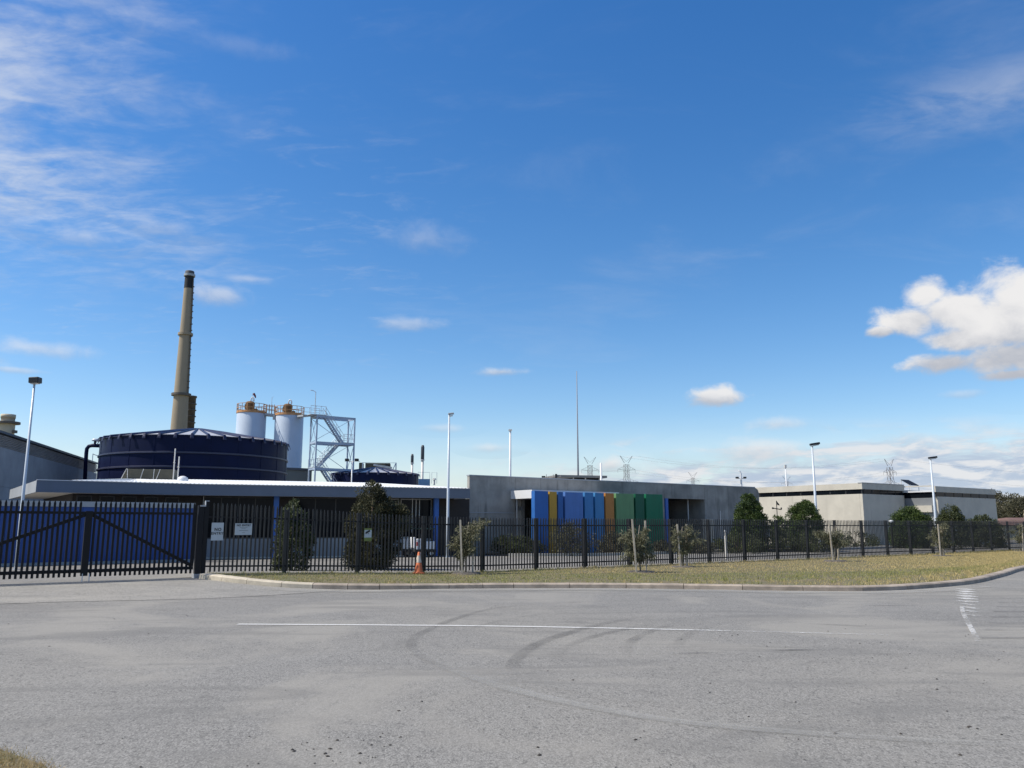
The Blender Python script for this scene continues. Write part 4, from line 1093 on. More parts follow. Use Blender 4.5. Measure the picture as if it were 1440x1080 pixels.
mb = MB(); mb.add([(*lw(a, b), yard_z(*lw(a, b)) + 0.05) for a, b in ((CL * .70, 5.7), (CL * .78, 6.3), (CL * .86, 6.5), (CL * .95, 5.9), (CL * 1.0, 1.5), (CL * .74, 1.0))], [(0, 1, 2, 3, 4, 5)])
struct('garden_bed', mb, M_SOIL)
def isl(px, Y):
    return (on_x(px, Y, 0.1), Y)
strip('island_kerb', [isl(1076, 50.5), isl(1110, 51.2), isl(1150, 52.6), isl(1200, 55), isl(1262, 58.5)], 0.5, 0.13, M_CONCL)
strip('island_kerb', [isl(1030, 54), isl(1050, 54.5), isl(1072, 56.5), isl(1110, 60)], 0.3, 0.13, M_CONCP)

# ------------------------------------------------------------------ low office with white roof
A_ = at(52, 674.5, 34.6); K_ = at(270, 681.6, 38.2); E_ = at(661, 687.8, 43.0)
RTOP = (A_.z + K_.z + E_.z) / 3
RBOT = (at(52, 691.3, 34.6).z + at(270, 697, 38.2).z + at(661, 700.9, 43).z) / 3
lo = thing('low_office', 'long low office with a white metal roof and a blue grey fascia', 'building', (A_.x, A_.y, 0.0), 0.0)
o0 = Vector((A_.x, A_.y, 0))
pA, pK, pE = (Vector((q.x, q.y, 0)) - o0 for q in (A_, K_, E_))
DEP = 11.5
bA, bK, bE = (q + D2 * DEP for q in (pA, pK, pE))
def wall_mb(p, q, z0, z1, th, inn):
    """a board along p->q, th thick, set back inn towards D2"""
    d = (q - p).normalized(); nn = Vector((-d.y, d.x, 0))
    return MB().prism([p + nn * inn, q + nn * inn, q + nn * (inn + th), p + nn * (inn + th)], z0, z1)
part('fascia', wall_mb(pA, pK, RBOT, RTOP, 0.10, 0.0), M_FASCIA, lo)
part('fascia', wall_mb(pK, pE, RBOT, RTOP, 0.10, 0.0), M_FASCIA, lo)
part('fascia', MB().prism([pA + D2 * 0.103, pA + D2 * 0.103 + D1 * 0.10, bA + D1 * 0.10, bA], RBOT, RTOP), mat('sunlit_fascia', (0.36, 0.38, 0.40), 0.5, 0.06, 1), lo, label='pale end fascia at the left end')  # fascia colour made paler here, painting sunlight on the left end
part('fascia', MB().prism([pE + D2 * 0.103 - D1 * 0.10, pE + D2 * 0.103, bE, bE - D1 * 0.10], RBOT, RTOP), M_WHITE, lo)
part('soffit', MB().prism([pA + D2 * .15 + D1 * .12, pK + D2 * .15, pE + D2 * .15 - D1 * .12, bE - D1 * .12, bK, bA + D1 * .12], RBOT + 0.03, RBOT + 0.08), M_SOFFIT, lo)
# corrugated roof sheets, falling towards the front
RISE = 0.78
def roof_sheet(p, q, bp, bq):
    mb = MB(); L = (q - p).length; n = max(2, int(L / 0.19)) ; mm = n * 2
    for i in range(mm + 1):
        t = i / mm; zz = 0.028 * (i % 2)
        f_ = p.lerp(q, t); b_ = bp.lerp(bq, t)
        mb.v += [(f_.x, f_.y, RTOP + 0.02 + zz), (b_.x, b_.y, RTOP + RISE + zz)]
    for i in range(mm): mb.f.append((2 * i, 2 * i + 2, 2 * i + 3, 2 * i + 1))
    k = len(mb.v); mb.v += [(bp.x, bp.y, RTOP - .02), (bq.x, bq.y, RTOP - .02)]
    mb.f += [(0, 1, k), (1, 2 * mm + 1, k + 1, k)]
    return mb
part('roof', roof_sheet(pA - D2 * 0.06 + D1 * 1.2, pK - D2 * 0.06, bA + D1 * 6.0, bK), M_ROOFW, lo)
part('roof', roof_sheet(pK - D2 * 0.06, pE - D2 * 0.06, bK, bE), M_ROOFW, lo)
part('gutter_flashing', wall_mb(pA, pK, RTOP + .003, RTOP + .035, 0.14, -0.03), M_WHITE, lo)
part('gutter_flashing', wall_mb(pK, pE, RTOP + .003, RTOP + .035, 0.14, -0.03), M_WHITE, lo)
INN = 1.5
wA, wK, wE = pA + D2 * INN + D1 * 1.6, pK + D2 * INN, pE + D2 * INN - D1 * .3
_d = (wE - wK).normalized()
wE = wE + _d * ((-0.30 - (wE + o0 - C0).dot(D1)) / _d.dot(D1))
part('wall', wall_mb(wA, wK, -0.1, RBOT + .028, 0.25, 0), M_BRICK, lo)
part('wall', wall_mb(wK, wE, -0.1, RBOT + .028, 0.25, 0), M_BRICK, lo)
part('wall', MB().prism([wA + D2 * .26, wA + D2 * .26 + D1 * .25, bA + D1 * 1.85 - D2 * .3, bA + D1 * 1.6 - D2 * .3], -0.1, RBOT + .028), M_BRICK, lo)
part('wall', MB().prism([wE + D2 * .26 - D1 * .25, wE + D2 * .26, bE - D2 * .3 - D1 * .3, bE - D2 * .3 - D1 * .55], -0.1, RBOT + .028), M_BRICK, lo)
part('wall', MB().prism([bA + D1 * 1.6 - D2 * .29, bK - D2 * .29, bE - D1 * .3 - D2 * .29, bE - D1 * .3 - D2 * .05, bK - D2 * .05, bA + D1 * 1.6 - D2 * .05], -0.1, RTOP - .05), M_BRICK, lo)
# window bays in the front wall
def wall_pt(px):
    P = wK + o0; d = (wE - wK).normalized()
    return along(P, d, px, 2.0), d
dW = (wE - wK).normalized(); nW = Vector((-dW.y, dW.x, 0))
def front_box(px0, px1, z0, z1, out, th, m, name, parent=lo):
    s0, s1 = wall_pt(px0)[0], wall_pt(px1)[0]
    p, q = wK + dW * s0 - nW * out, wK + dW * s1 - nW * out
    return part(name, MB().prism([p, q, q + nW * th, p + nW * th], z0, z1), m, parent)
SILL = 1.02
for (x0, x1, nn) in ((286, 382, 4), (414, 500, 3), (505, 560, 2), (563, 606, 2)):
    f_ = front_box(x0, x1, SILL, RBOT - .02, 0.03, 0.027, M_FRAME if nn == 2 else mat('dark_frame', (0.05, 0.05, 0.05), 0.5, 0.1, 3), 'window')
    for k in range(nn):
        q0 = x0 + (x1 - x0) * k / nn + 0.8; q1 = x0 + (x1 - x0) * (k + 1) / nn - 0.8
        front_box(q0, q1, SILL + .06, RBOT - .06, 0.05, 0.018, M_GLASS, 'pane', f_)
    front_box(x0, x1, 0.12, SILL - .003, 0.04, 0.037, M_CONCL, 'spandrel_panel')
for x in (284.5, 411, 579, 589): front_box(x - .5, x + .5, 0.1, RBOT, 0.10, 0.04, M_FRAME, 'mullion')
front_box(280, 607, -0.05, 0.16, 0.55, 0.12, M_CONCP, 'plinth_kerb')
for (px_, off_) in ((387.5, 0.55), (613, 0.55)):
    s0 = along(wK + o0 - nW * off_, dW, px_, 2.0)
    q = wK + dW * s0 - nW * off_
    part('column', MB().prism([q - dW * .12 - nW * .12, q + dW * .12 - nW * .12, q + dW * .12 + nW * .12, q - dW * .12 + nW * .12], -0.1, RBOT + .025), M_BLUEC, lo)
# wall face left of the kink: dull windows over the blue screen
for k in range(5):
    d = (wK - wA).normalized(); nn = Vector((-d.y, d.x, 0)); L = (wK - wA).length
    p, q = wA + d * (L * k / 5 + .15) - nn * .03, wA + d * (L * (k + 1) / 5 - .15) - nn * .03
    f_ = part('window', MB().prism([p, q, q + nn * .027, p + nn * .027], 1.0, RBOT - .05), M_FRAMED, lo)
    p, q = p + d * .06 - nn * .015, q - d * .06 - nn * .015
    part('pane', MB().prism([p, q, q + nn * .012, p + nn * .012], 1.06, RBOT - .11), M_GLASS, f_)

# blue screen wall between gate and office
BW0 = Vector((on_x(272, 36.4, 1.5), 36.4, 0.05))
Lb = -along(BW0, D1, -70, 1.5)
bw = thing('blue_wall', 'dark blue screen wall standing behind the sliding gate', 'wall', BW0, RZ)
nb = 10; bh = at(200, 706.5, (BW0 + D1 * along(BW0, D1, 200, 2)).y).z - 0.05
for k in range(nb):
    x1 = -Lb * k / nb - 0.006; x0 = -Lb * (k + 1) / nb + 0.006
    part('wall_panel', MB().box(x0, x1, 0, 0.16, 0.16, bh - .22), M_BLUE, bw)
part('capping', MB().box(-Lb, 0.02, -0.03, 0.19, bh - .217, bh), M_CAP, bw)
part('plinth', MB().box(-Lb, 0.0, -0.02, 0.18, -0.15, 0.157), M_CONCL, bw)

# ------------------------------------------------------------------ rooftop items on the office
rs = thing('rooftop_screen', 'olive mesh plant screen with sloping end on the white office roof', 'plant screen', Vector((on_x(206, 46, 4), 46.0, at(206, 674, 46).z - 0.25)), 0.30)
wS = 73 / 1167 * 46
hS = at(206, 659.5, 46).z - rs.location.z
part('mesh_panel', MB().add([(-wS / 2, 0, 0), (wS / 2, 0, 0), (wS / 2, 0, hS), (-wS / 2 + .35, 0, hS)], [(0, 1, 2, 3)]).add([(-wS / 2, 1.6, 0), (wS / 2, 1.6, 0), (wS / 2, 1.6, hS), (-wS / 2 + .35, 1.6, hS)], [(3, 2, 1, 0)])
     .add([(-wS / 2, .003, 0), (-wS / 2 + .35, .003, hS), (-wS / 2 + .35, 1.597, hS), (-wS / 2, 1.597, 0)], [(0, 1, 2, 3)]).add([(wS / 2, .003, 0), (wS / 2, .003, hS), (wS / 2, 1.597, hS), (wS / 2, 1.597, 0)], [(3, 2, 1, 0)]), M_OLIVE, rs)
for (x0, x1) in ((-1.42, -1.07), (-0.98, -1.02), (-0.40, -0.20), (0.33, 0.35), (0.42, 0.66), (1.36, 1.40)):
    part('strut', MB().bar((x0, -0.03, 0), (x1, -0.03, hS), 0.035, 0.035, (0, 1, 0)), M_ASH, rs)
for (px_, py_, lb) in ((245.2, 631, 'taller white vent pipe rising before the big navy tank'), (251.5, 642, 'shorter white vent pipe rising before the big navy tank')):
    b = at(px_ - 1.8, 676, 46); tp = at(px_, py_, 46)
    o = part('vent_pipe', MB().tube([(0, 0, -0.4), (0, 0, tp.z - b.z)], 0.035, 8).tube([(0, 0, (tp.z - b.z) * .55), (0, 0, (tp.z - b.z) * .55 + .04)], 0.06, 8), M_ASH, None, loc=b)
    tag(o, lb, 'pipe')
b = at(257, 674.2, 44)
tag(part('roof_vent', MB().lathe([(0.28, -0.35), (0.28, 0.0), (0.24, 0.10), (0.12, 0.17), (0, 0.19)], 18), M_WHITE, None, True, loc=b), 'small white domed vent on the office roof before the navy tank', 'vent')

# ------------------------------------------------------------------ grey building at the left edge
gy0 = 54.0
q0, q1 = at(0, 607.5, gy0), None
dg = Vector((-0.262, 0.965, 0)).normalized()
L0 = Vector((q0.x, q0.y, 0)) - dg * 14
Lg = along(L0, dg, 134, 5) ; LH = q0.z
angg = math.atan2(dg.y, dg.x)
gb = thing('grey_warehouse', 'plain grey concrete warehouse with a louvred band under its roof at the left edge', 'building', L0, angg)
LB = at(0, 627.5, gy0).z
joint = along(L0, dg, 45, 5)
npan = 6
js = [joint + (k - 2) * (joint / 2.0) for k in range(8)]
js = [j for j in js if -0.1 <= j <= Lg - 2] + [Lg]
for i in range(len(js) - 1):
    for (za, zb) in ((-0.1, LB * 0.62), (LB * 0.62 + .012, LB)):
        part('wall_panel', MB().box(js[i] + .01, js[i + 1] - .01, 0, 0.25, za, zb), M_CONCL, gb)
part('wall', MB().box(0, Lg, 0.26, 12, -0.1, LH - .06), M_CONCL, gb)
nl = 7
for k in range(nl):
    z = LB + 0.05 + (LH - 0.15 - LB) * (k + .5) / nl
    part('louvre_slat', MB().bar((0.02, 0.08, z), (Lg - 0.02, 0.08, z), 0.17, 0.05, Vector((0, -0.6, 0.8))), mat('louvre_metal', (0.36, 0.34, 0.32), 0.6, 0.15, 0.6), gb)
part('roof_edge', MB().box(-0.05, Lg + .05, -0.12, 12.1, LH - .06 + .003, LH + 0.10), mat('dark_roof_edge', (0.06, 0.068, 0.085), 0.5, 0.1, 1), gb)
part('roof_rail', MB().tube([(Lg - 1, .3, LH), (Lg - 1, .3, LH + .9), (Lg + 3.5, .3, LH + .9), (Lg + 3.5, .3, LH)], 0.04, 6), M_GALV, gb)

# ------------------------------------------------------------------ chimney stacks (far behind)
def at_rng(px, py, dist):
    d = ray(px, py); h = math.hypot(d.x, d.y); t = dist / h
    return Vector((d.x * t, d.y * t, EYE + d.z * t))
def stack():
    D_ = 300.0
    top = at_rng(267, 381.5, D_)
    base = (top.x, top.y, 0)
    t = thing('chimney_stack', 'very tall tapering concrete chimney with a sooty black top', 'chimney', base, 0)
    H = top.z
    zmid = at_rng(260, 470, D_).z; zlow = at_rng(256, 555, D_).z; zb = at_rng(254, 603, D_).z; zblk = at_rng(265, 406, D_).z
    r_top = 12.6 / 2 / 1167 * D_ * 0.87; r_b = 24.0 / 2 / 1167 * D_ * 0.87
    rr = lambda z: r_top + (r_b - r_top) * (H - z) / (H - zb)
    part('shaft', MB().lathe([(rr(z), z) for z in np.linspace(-1, zblk, 14)], 40), M_STACK, t, True)
    part('black_top', MB().lathe([(rr(zblk) + .02, zblk), (rr(H - 1.4) + .05, H - 1.4)], 40), M_STACKD, t, True)
    part('crown', MB().lathe([(rr(H) + .12, H - 1.4), (rr(H) + .12, H - .2), (rr(H), H), (rr(H) - .7, H), (rr(H) - .7, H - 3)], 40), mat('grey_cap', (0.075, 0.075, 0.08), 0.7, 0.15, 0.4), t, True)
    for (z, w, m) in ((H - 1.5, .45, M_CAP), (zmid, .55, M_STACK), (zlow, .8, M_STACK2)):
        r = rr(z)
        part('ring_platform', MB().lathe([(r - .1, z - .5), (r + w, z - .45), (r + w, z + .35), (r - .1, z + .35)], 40), m, t)
    # ladder with hoops on the right side
    sd_ = Vector((math.cos(R(-18)), math.sin(R(-18)), 0))
    lad = MB()
    lad.bar(sd_ * (rr(zlow) + .35) + Vector((0, 0, zlow)), sd_ * (rr(H) + .35) + Vector((0, 0, H - 3)), 0.28, 0.28, (0, 1, 0))
    part('ladder', lad, M_STACK2, t)
    hoops = MB()
    for z in np.arange(zlow, H - 4, 2.25):
        q = sd_ * (rr(z) + .1) + Vector((0, 0, z)); hoops.bar(q, q + sd_ * 0.62, 0.4, 0.35)
    part('ladder_hoops', hoops, M_STACK2, t)
    tp2 = at_rng(269.5, 557, D_ + 6)
    f_ = thing('flue_stack', 'shorter dark steel flue hard against the right of the tall chimney', 'chimney', (tp2.x, tp2.y, 0), 0)
    r2 = 1.55
    part('flue_pipe', MB().lathe([(r2, -1), (r2, tp2.z - .6), (r2 + .25, tp2.z - .6), (r2 + .25, tp2.z), (r2 - .2, tp2.z), (r2 - .2, tp2.z - 3)], 28), M_STACK2, f_, True)
    rb = MB()
    for z in np.arange(tp2.z - 16, tp2.z - 2, 2.2): rb.lathe([(r2, z - .2), (r2 + .32, z - .15), (r2 + .32, z + .15), (r2, z + .2)], 24)
    part('ring_clamps', rb, M_STACK2, f_)
    part('ladder', MB().bar((-1.0, -1.5, tp2.z - 20), (-1.0, -1.5, tp2.z - 1), .25, .25), M_ASH, f_)
    # stub stack at the left edge
    D3 = 210.0
    tp3 = at_rng(12, 583, D3)
    s_ = thing('stub_stack', 'cream stub stack with a ring platform above the warehouse roof', 'chimney', (tp3.x, tp3.y, 0), 0)
    r3 = 20 / 2 / 1167 * D3 * .76
    zp = at_rng(12, 595, D3).z
    MC = mat('cream_stack', (0.50, 0.44, 0.33), 0.8, 0.12, 0.3, streak=0.25)
    part('shaft', MB().lathe([(r3 * 1.12, -1), (r3 * 1.1, zp - .4), (r3, zp + .3), (r3, tp3.z - .8), (r3 * 1.06, tp3.z - .8), (r3 * 1.06, tp3.z), (r3 * .9, tp3.z), (r3 * .9, tp3.z - 2)], 36), MC, s_, True)
    part('ring_platform', MB().lathe([(r3, zp - .2), (r3 + 1.1, zp - .2), (r3 + 1.1, zp + .25), (r3, zp + .25)], 36), M_STACK2, s_)
    for zz in (zp - 2.2, zp - 3.7):
        part('platform_bracket', MB().box(r3 * 1.05, r3 + .7, -.5, .5, zz, zz + .6), M_STACK2, s_)
stack()

# ------------------------------------------------------------------ navy tanks
def tank(label, px, dist, Rr, ztop, apex_z, nrib, npan, bands):
    c = at_rng(px, 700, dist)
    t = thing('storage_tank', label, 'tank', (c.x, c.y, 0), 0, 'dark navy storage tanks behind the office')
    part('shell', MB().lathe([(Rr, -0.1), (Rr, ztop)], 96), M_NAVY, t, True)
    for z in bands:
        part('stiffener_ring', MB().lathe([(Rr, z - .09), (Rr + .10, z - .06), (Rr + .10, z + .06), (Rr, z + .09)], 96), M_RING, t)
    seams = MB()
    for k in range(npan):
        a = 2 * math.pi * (k + .3) / npan; d = Vector((math.cos(a), math.sin(a), 0))
        seams.bar(d * (Rr + .006) + Vector((0, 0, 0)), d * (Rr + .006) + Vector((0, 0, ztop - .05)), 0.10, 0.03, d)
    part('shell_seams', seams, M_RING if False else M_NAVY, t)
    ro = Rr + .10
    part('roof', MB().lathe([(ro, ztop + .06), (0.5, apex_z - .06), (0.0, apex_z)], 96), M_NAVYR, t, True)
    part('eave_ring', MB().lathe([(Rr - .02, ztop - .02), (Rr + .08, ztop - .02), (Rr + .08, ztop + .05), (Rr - .02, ztop + .05)], 96), M_NAVYRIB, t)
    me = None
    for k in range(nrib):
        a = 2 * math.pi * k / nrib
        if me is None:
            mb = MB(); th = 0.13; hh = 0.13
            sec = [(-th, 0), (-th * .7, hh * .8), (0, hh), (th * .7, hh * .8), (th, 0)]
            for (r, z, s_) in ((ro + .16, ztop - .26, 1.15), (ro + .06, ztop + .06, 1.0), (Rr * .35, ztop + .06 + (apex_z - ztop) * .65, .8), (0.55, apex_z - .05, .45)):
                for (y, zz) in sec: mb.v.append((r, y * s_, z + zz * s_))
            n_ = len(sec)
            for i in range(3):
                for j in range(n_ - 1): mb.f.append((i * n_ + j, (i + 1) * n_ + j, (i + 1) * n_ + j + 1, i * n_ + j + 1))
            mb.f.append(tuple(range(n_)))
            me = mb.mesh('roof_rib', M_NAVYRIB)
        link('roof_rib', me, t, (0, 0, 0), a)
    return t, c
TD = 80.0
zt = at_rng(138, 620, TD).z
tk, tcn = tank('huge round navy blue tank with a ribbed conical roof below the tall chimney', 272.5, TD, 7.98, zt, at_rng(266, 602.5, TD).z, 40, 22,
               [at_rng(139, 642.5, TD).z, at_rng(139, 661.5, TD).z])
zt2 = at_rng(466, 668, 108).z
tank('smaller navy blue tank with a flat cone roof right of the stair tower', 527, 108, 5.55, zt2, at_rng(527, 657.3, 108).z, 28, 18, [zt2 - 3])
# overflow pipe with mushroom vent
pp = thing('overflow_pipe', 'navy blue pipe bent over beside the left of the huge tank with a white cowl', 'pipe', (0, 0, 0))
yp = 75.5
pts = [at(121, 690, yp), at(121.4, 637, yp), at(122.2, 631, yp), at(125, 627.5, yp), at(130, 626.5, yp), at(143, 627, yp)]
pp.location = (pts[0].x, pts[0].y, 0)
pts = [Vector((q.x - pts[0].x, 0, q.z)) for q in pts]; pts[0].z = 0
part('pipe', MB().tube(pts, 0.17, 12), M_NAVY, pp, True)
q = at(133.3, 626, yp); q = Vector((q.x - pp.location.x, 0, q.z))
part('riser', MB().tube([q, q + Vector((0, 0, 0.42))], 0.10, 10), M_NAVY, pp, True)
part('vent_cowl', MB().lathe([(0.0, 0.16), (0.2, 0.13), (0.31, 0.0), (0.27, -0.08), (0.1, -0.10)], 18, c=q + Vector((0, 0, .46))), M_WHITE, pp, True)

# ------------------------------------------------------------------ white silos
def silo(label, px, pyt, Y, wpx):
    tp = at(px, pyt, Y)
    Rr = wpx / 2 / 1167 * Y * .975
    t = thing('silo', label, 'silo', (tp.x, tp.y, 0), 0, 'white silos behind the huge tank')
    H = tp.z
    part('shell', MB().lathe([(Rr, -0.1), (Rr, H - .1), (Rr - .05, H), (0, H + .2)], 56), M_SILO, t, True)
    part('rim', MB().lathe([(Rr, H - .16), (Rr + .07, H - .14), (Rr + .07, H), (Rr, H + .02)], 56), M_RUST, t)
    rl = MB()
    for z in (0.55, 1.12): rl.lathe([(Rr - .02, H + z - .03), (Rr + .05, H + z - .03), (Rr + .05, H + z + .03), (Rr - .02, H + z + .03)], 40)
    part('handrail', rl, M_RUST, t)
    me = None
    for k in range(16):
        a = 2 * math.pi * k / 16
        link('handrail_post', me or (me := MB().tube([(Rr + .015, 0, H), (Rr + .015, 0, H + 1.15)], 0.04, 6).mesh('handrail_post', M_RUST)), t, (0, 0, 0), a)
    part('kick_plate', MB().lathe([(Rr + .02, H), (Rr + .02, H + .18)], 40), M_RUST, t)
    part('filter_hopper', MB().lathe([(0.42, 0), (0.62, .35), (0.66, 1.15), (0.5, 1.35), (0.3, 1.42), (0, 1.42)], 10, c=(-.15, -.4, H + .12)).box(-0.8, -0.3, -.7, -.1, H + .5, H + 1.1).box(.15, .9, -.75, -.3, H + .1, H + .5), M_RUSTD, t)
    part('vent_hood', MB().tube([(-.08, -.4, H + 1.45), (-.08, -.4, H + 1.85), (.02, -.4, H + 2.08), (.2, -.4, H + 2.1), (.32, -.4, H + 1.9), (.34, -.4, H + 1.55)], .085, 8), M_WHITE, t, True)
    return t, Rr, H
SY = 112.0
s1, r1_, h1 = silo('left white silo, its left side in sun, with rusty orange handrails', 354, 580.5, SY, 42)
s2, r2_, h2 = silo('right white silo beside the stair tower, mostly in shade', 407, 584.0, SY + 0.7, 41)
wk = thing('silo_walkway', 'orange railed walkway bridging the tops of the two silos', 'walkway', Vector((s1.location.x, s1.location.y, h1)), 0)
dv = s2.location - s1.location; dz_ = h2 - h1
ux = Vector((dv.x, dv.y, 0)).normalized(); Ld = Vector((dv.x, dv.y, 0)).length
p, q = ux * (r1_ - .1), ux * (Ld - r2_ + .1)
part('deck', MB().bar(p + Vector((0, -.2, -.25)), q + Vector((0, -.2, dz_ - .25 + .15)), 1.3, 0.30), M_CAP, wk)
for off in (-.85, .45):
    rl = MB()
    for z in (.5, 1.05): rl.tube([p + Vector((0, off, z)), q + Vector((0, off, dz_ + z + .1))], .04, 6)
    part('handrail', rl, M_RUST, wk)
    for k in range(5):
        c = p.lerp(q, k / 4) + Vector((0, off, 0)); part('handrail_post', MB().tube([c + Vector((0, 0, -.1)), c + Vector((0, 0, 1.1))], .045, 6), M_RUST, wk)
part('lamp_mast', MB().tube([p.lerp(q, .45) + Vector((0, .45, 0)), p.lerp(q, .45) + Vector((0, .45, 2.3)), p.lerp(q, .45) + Vector((.2, .45, 2.35))], .03, 6), M_GALV, wk)
part('bracket', MB().box(p.lerp(q, .9).x, p.lerp(q, 1.1).x, -.5, -.2, -1.0, -.3), M_CAP, wk)
# windsock
b = at(355, 575, SY)
ws = thing('windsock', 'small dark red windsock drooping above the left silo', 'windsock', b)
tt = at(355.5, 553.5, SY) - b
part('pole', MB().tube([(0, 0, -.6), (tt.x, 0, tt.z)], .03, 6), M_GALV, ws)
part('sock', MB().tube([(tt.x, 0, tt.z), (tt.x + .15, 0, tt.z - .02), (tt.x + .35, 0, tt.z - .35), (tt.x + .44, 0, tt.z - .62)], [.05, .16, .13, .05], 8), mat('faded_red_cloth', (0.16, 0.045, 0.055), 0.8, 0.2, 3), ws)

# low shed under the silos
b = at(421, 678, 104)
sh = thing('pump_shed', 'grey green flat roofed shed below the right silo', 'shed', (on_x(437, 104, 5), 104, 0), RZ)
zt_ = at(421, 659, 104).z
part('wall', MB().box(-5.2, 0, 0, 4, -0.1, zt_ - .28), mat('grey_green_cladding', (0.13, 0.145, 0.14), 0.6, 0.08, .8), sh)
part('roof_edge', MB().box(-5.4, .15, -.2, 4.2, zt_ - .277, zt_), mat('dark_roof_edge', (0.06, 0.068, 0.085)), sh)

# ------------------------------------------------------------------ steel stair tower
TY = 100.0
tb = at(442.3, 680, TY)
T0 = Vector((tb.x, TY, 0))
st = thing('stair_tower', 'pale blue galvanised steel stair tower with zigzag stairs beside the silos', 'stair tower', T0, RZ)
TL = along(T0, D1, 497.2, 10); TW = 1.9
ztop = at(442.3, 583.5, TY).z; zm = at(442.3, 620.5, TY).z; zl = at(442.3, 657.5, TY).z
for (x, y) in ((0, 0), (TL, 0), (0, TW), (TL, TW)):
    part('column', MB().box(x - .08, x + .08, y - .08, y + .08, -0.1, ztop if x == 0 else ztop), M_STEELB, st)
for z in (ztop, zm, zl):
    for y in (0, TW):
        x1 = TL if not (z == zl and y == 0) else TL - .1
        part('beam', MB().box(0.103, x1 - .103, y - .06, y + .06, z - .26, z), M_STEELB, st)
    for x in (0, TL):
        part('beam', MB().box(x - .07, x + .07, .103, TW - .103, z - .24, z), M_STEELB, st)
part('landing', MB().box(-0.9, 1.2, -.1, TW + .1, ztop + .003, ztop + .08), M_GALV, st)
part('landing', MB().box(TL - 1.4, TL + .05, -.1, TW + .1, zm + .003, zm + .08), M_GALV, st)
part('landing', MB().box(-.1, 1.0, -.1, TW + .1, zl + .003, zl + .08), M_GALV, st)
def flight(x0, z0, x1, z1, y):
    f_ = part('stair_flight', MB().bar((x0, y - .42, z0), (x1, y - .42, z1), .05, .24).bar((x0, y + .42, z0), (x1, y + .42, z1), .05, .24), M_STEELB, st)
    n = 15; me = MB().box(-.12, .12, -.4, .4, -.02, .02).mesh('tread', M_GALV)
    for k in range(n):
        t = (k + .5) / n; link('tread', me, f_, (x0 + (x1 - x0) * t, y, z0 + (z1 - z0) * t))
    rl = MB()
    for yy in (-.45, .45):
        for hgt_ in (.55, 1.05): rl.tube([(x0, y + yy, z0 + hgt_), (x1, y + yy, z1 + hgt_)], .028, 5)
        for k in range(6):
            t = k / 5; xx, zz = x0 + (x1 - x0) * t, z0 + (z1 - z0) * t
            rl.tube([(xx, y + yy, zz), (xx, y + yy, zz + 1.08)], .025, 5)
    part('stair_rail', rl, M_GALV, f_)
flight(1.1, ztop, TL - 1.45, zm, .5)
flight(TL - 1.45, zm, .75, zl, TW - .5)
flight(.95, zl, TL - 1.6, zl - 3.3, .5)
br = MB()
for (z0, z1) in ((zm, ztop - .33), (zl, zm - .33)):
    br.bar((.1, TW, z0), (TL - .1, TW, z1), .05, .05, (0, 1, 0)).bar((TL - .1, TW, z0), (.1, TW, z1), .05, .05, (0, 1, 0))
    for x in (0, TL): br.bar((x, .1, z0), (x, TW - .1, z1), .05, .05).bar((x, TW - .1, z0), (x, .1, z1), .05, .05)
part('bracing', br, M_STEELB, st)
for (x0, x1, z) in ((-.9, 1.1, ztop), (TL - 1.4, TL, zm), (-.1, .9, zl)):
    for y in (-.08, TW + .08):
        rl = MB()
        for hh in (.55, 1.1): rl.tube([(x0, y, z + hh), (x1, y, z + hh)], .03, 5)
        for k in range(4): rl.tube([(x0 + (x1 - x0) * k / 3, y, z), (x0 + (x1 - x0) * k / 3, y, z + 1.12)], .03, 5)
        part('guard_rail', rl, M_GALV, st)
part('lamp_mast', MB().tube([(-.2, .3, ztop), (-.2, .3, ztop + 2.9), (-.6, .3, ztop + 3.05), (-.9, .3, ztop + 3.05)], .05, 6), M_GALV, st)
wkp = MB(); dq = (s2.location + Vector((0, 0, h2))) - (T0 + Vector((0, 0, 0)))
lx = dq.dot(D1) + r2_ * .75; ly = dq.dot(D2)
wkp.bar((-.9, TW * .6, ztop - .02), (lx, ly, h2 - .05), .9, .22)
part('link_bridge', wkp, M_CAP, st)
# pair of floodlights on a pole by the tower
b = at(494, 690, 96)
fl = thing('floodlight_pole', 'pale pole with two black lamps beside the stair tower', 'street lamp', (b.x, b.y, 0), 0)
zt_ = at(494, 648, 96).z
part('pole', MB().tube([(0, 0, 0), (0, 0, zt_)], [.10, .07], 8), M_WHITE, fl, True)
part('crossarm', MB().tube([(-.9, 0, zt_ - .05), (.9, 0, zt_ - .05)], .04, 6), M_GALV, fl)
for x in (-.62, .52): part('lamp_head', MB().box(x - .23, x + .23, -.2, .2, zt_ - .02, zt_ + .26), M_LAMP, fl, bevel=.06)

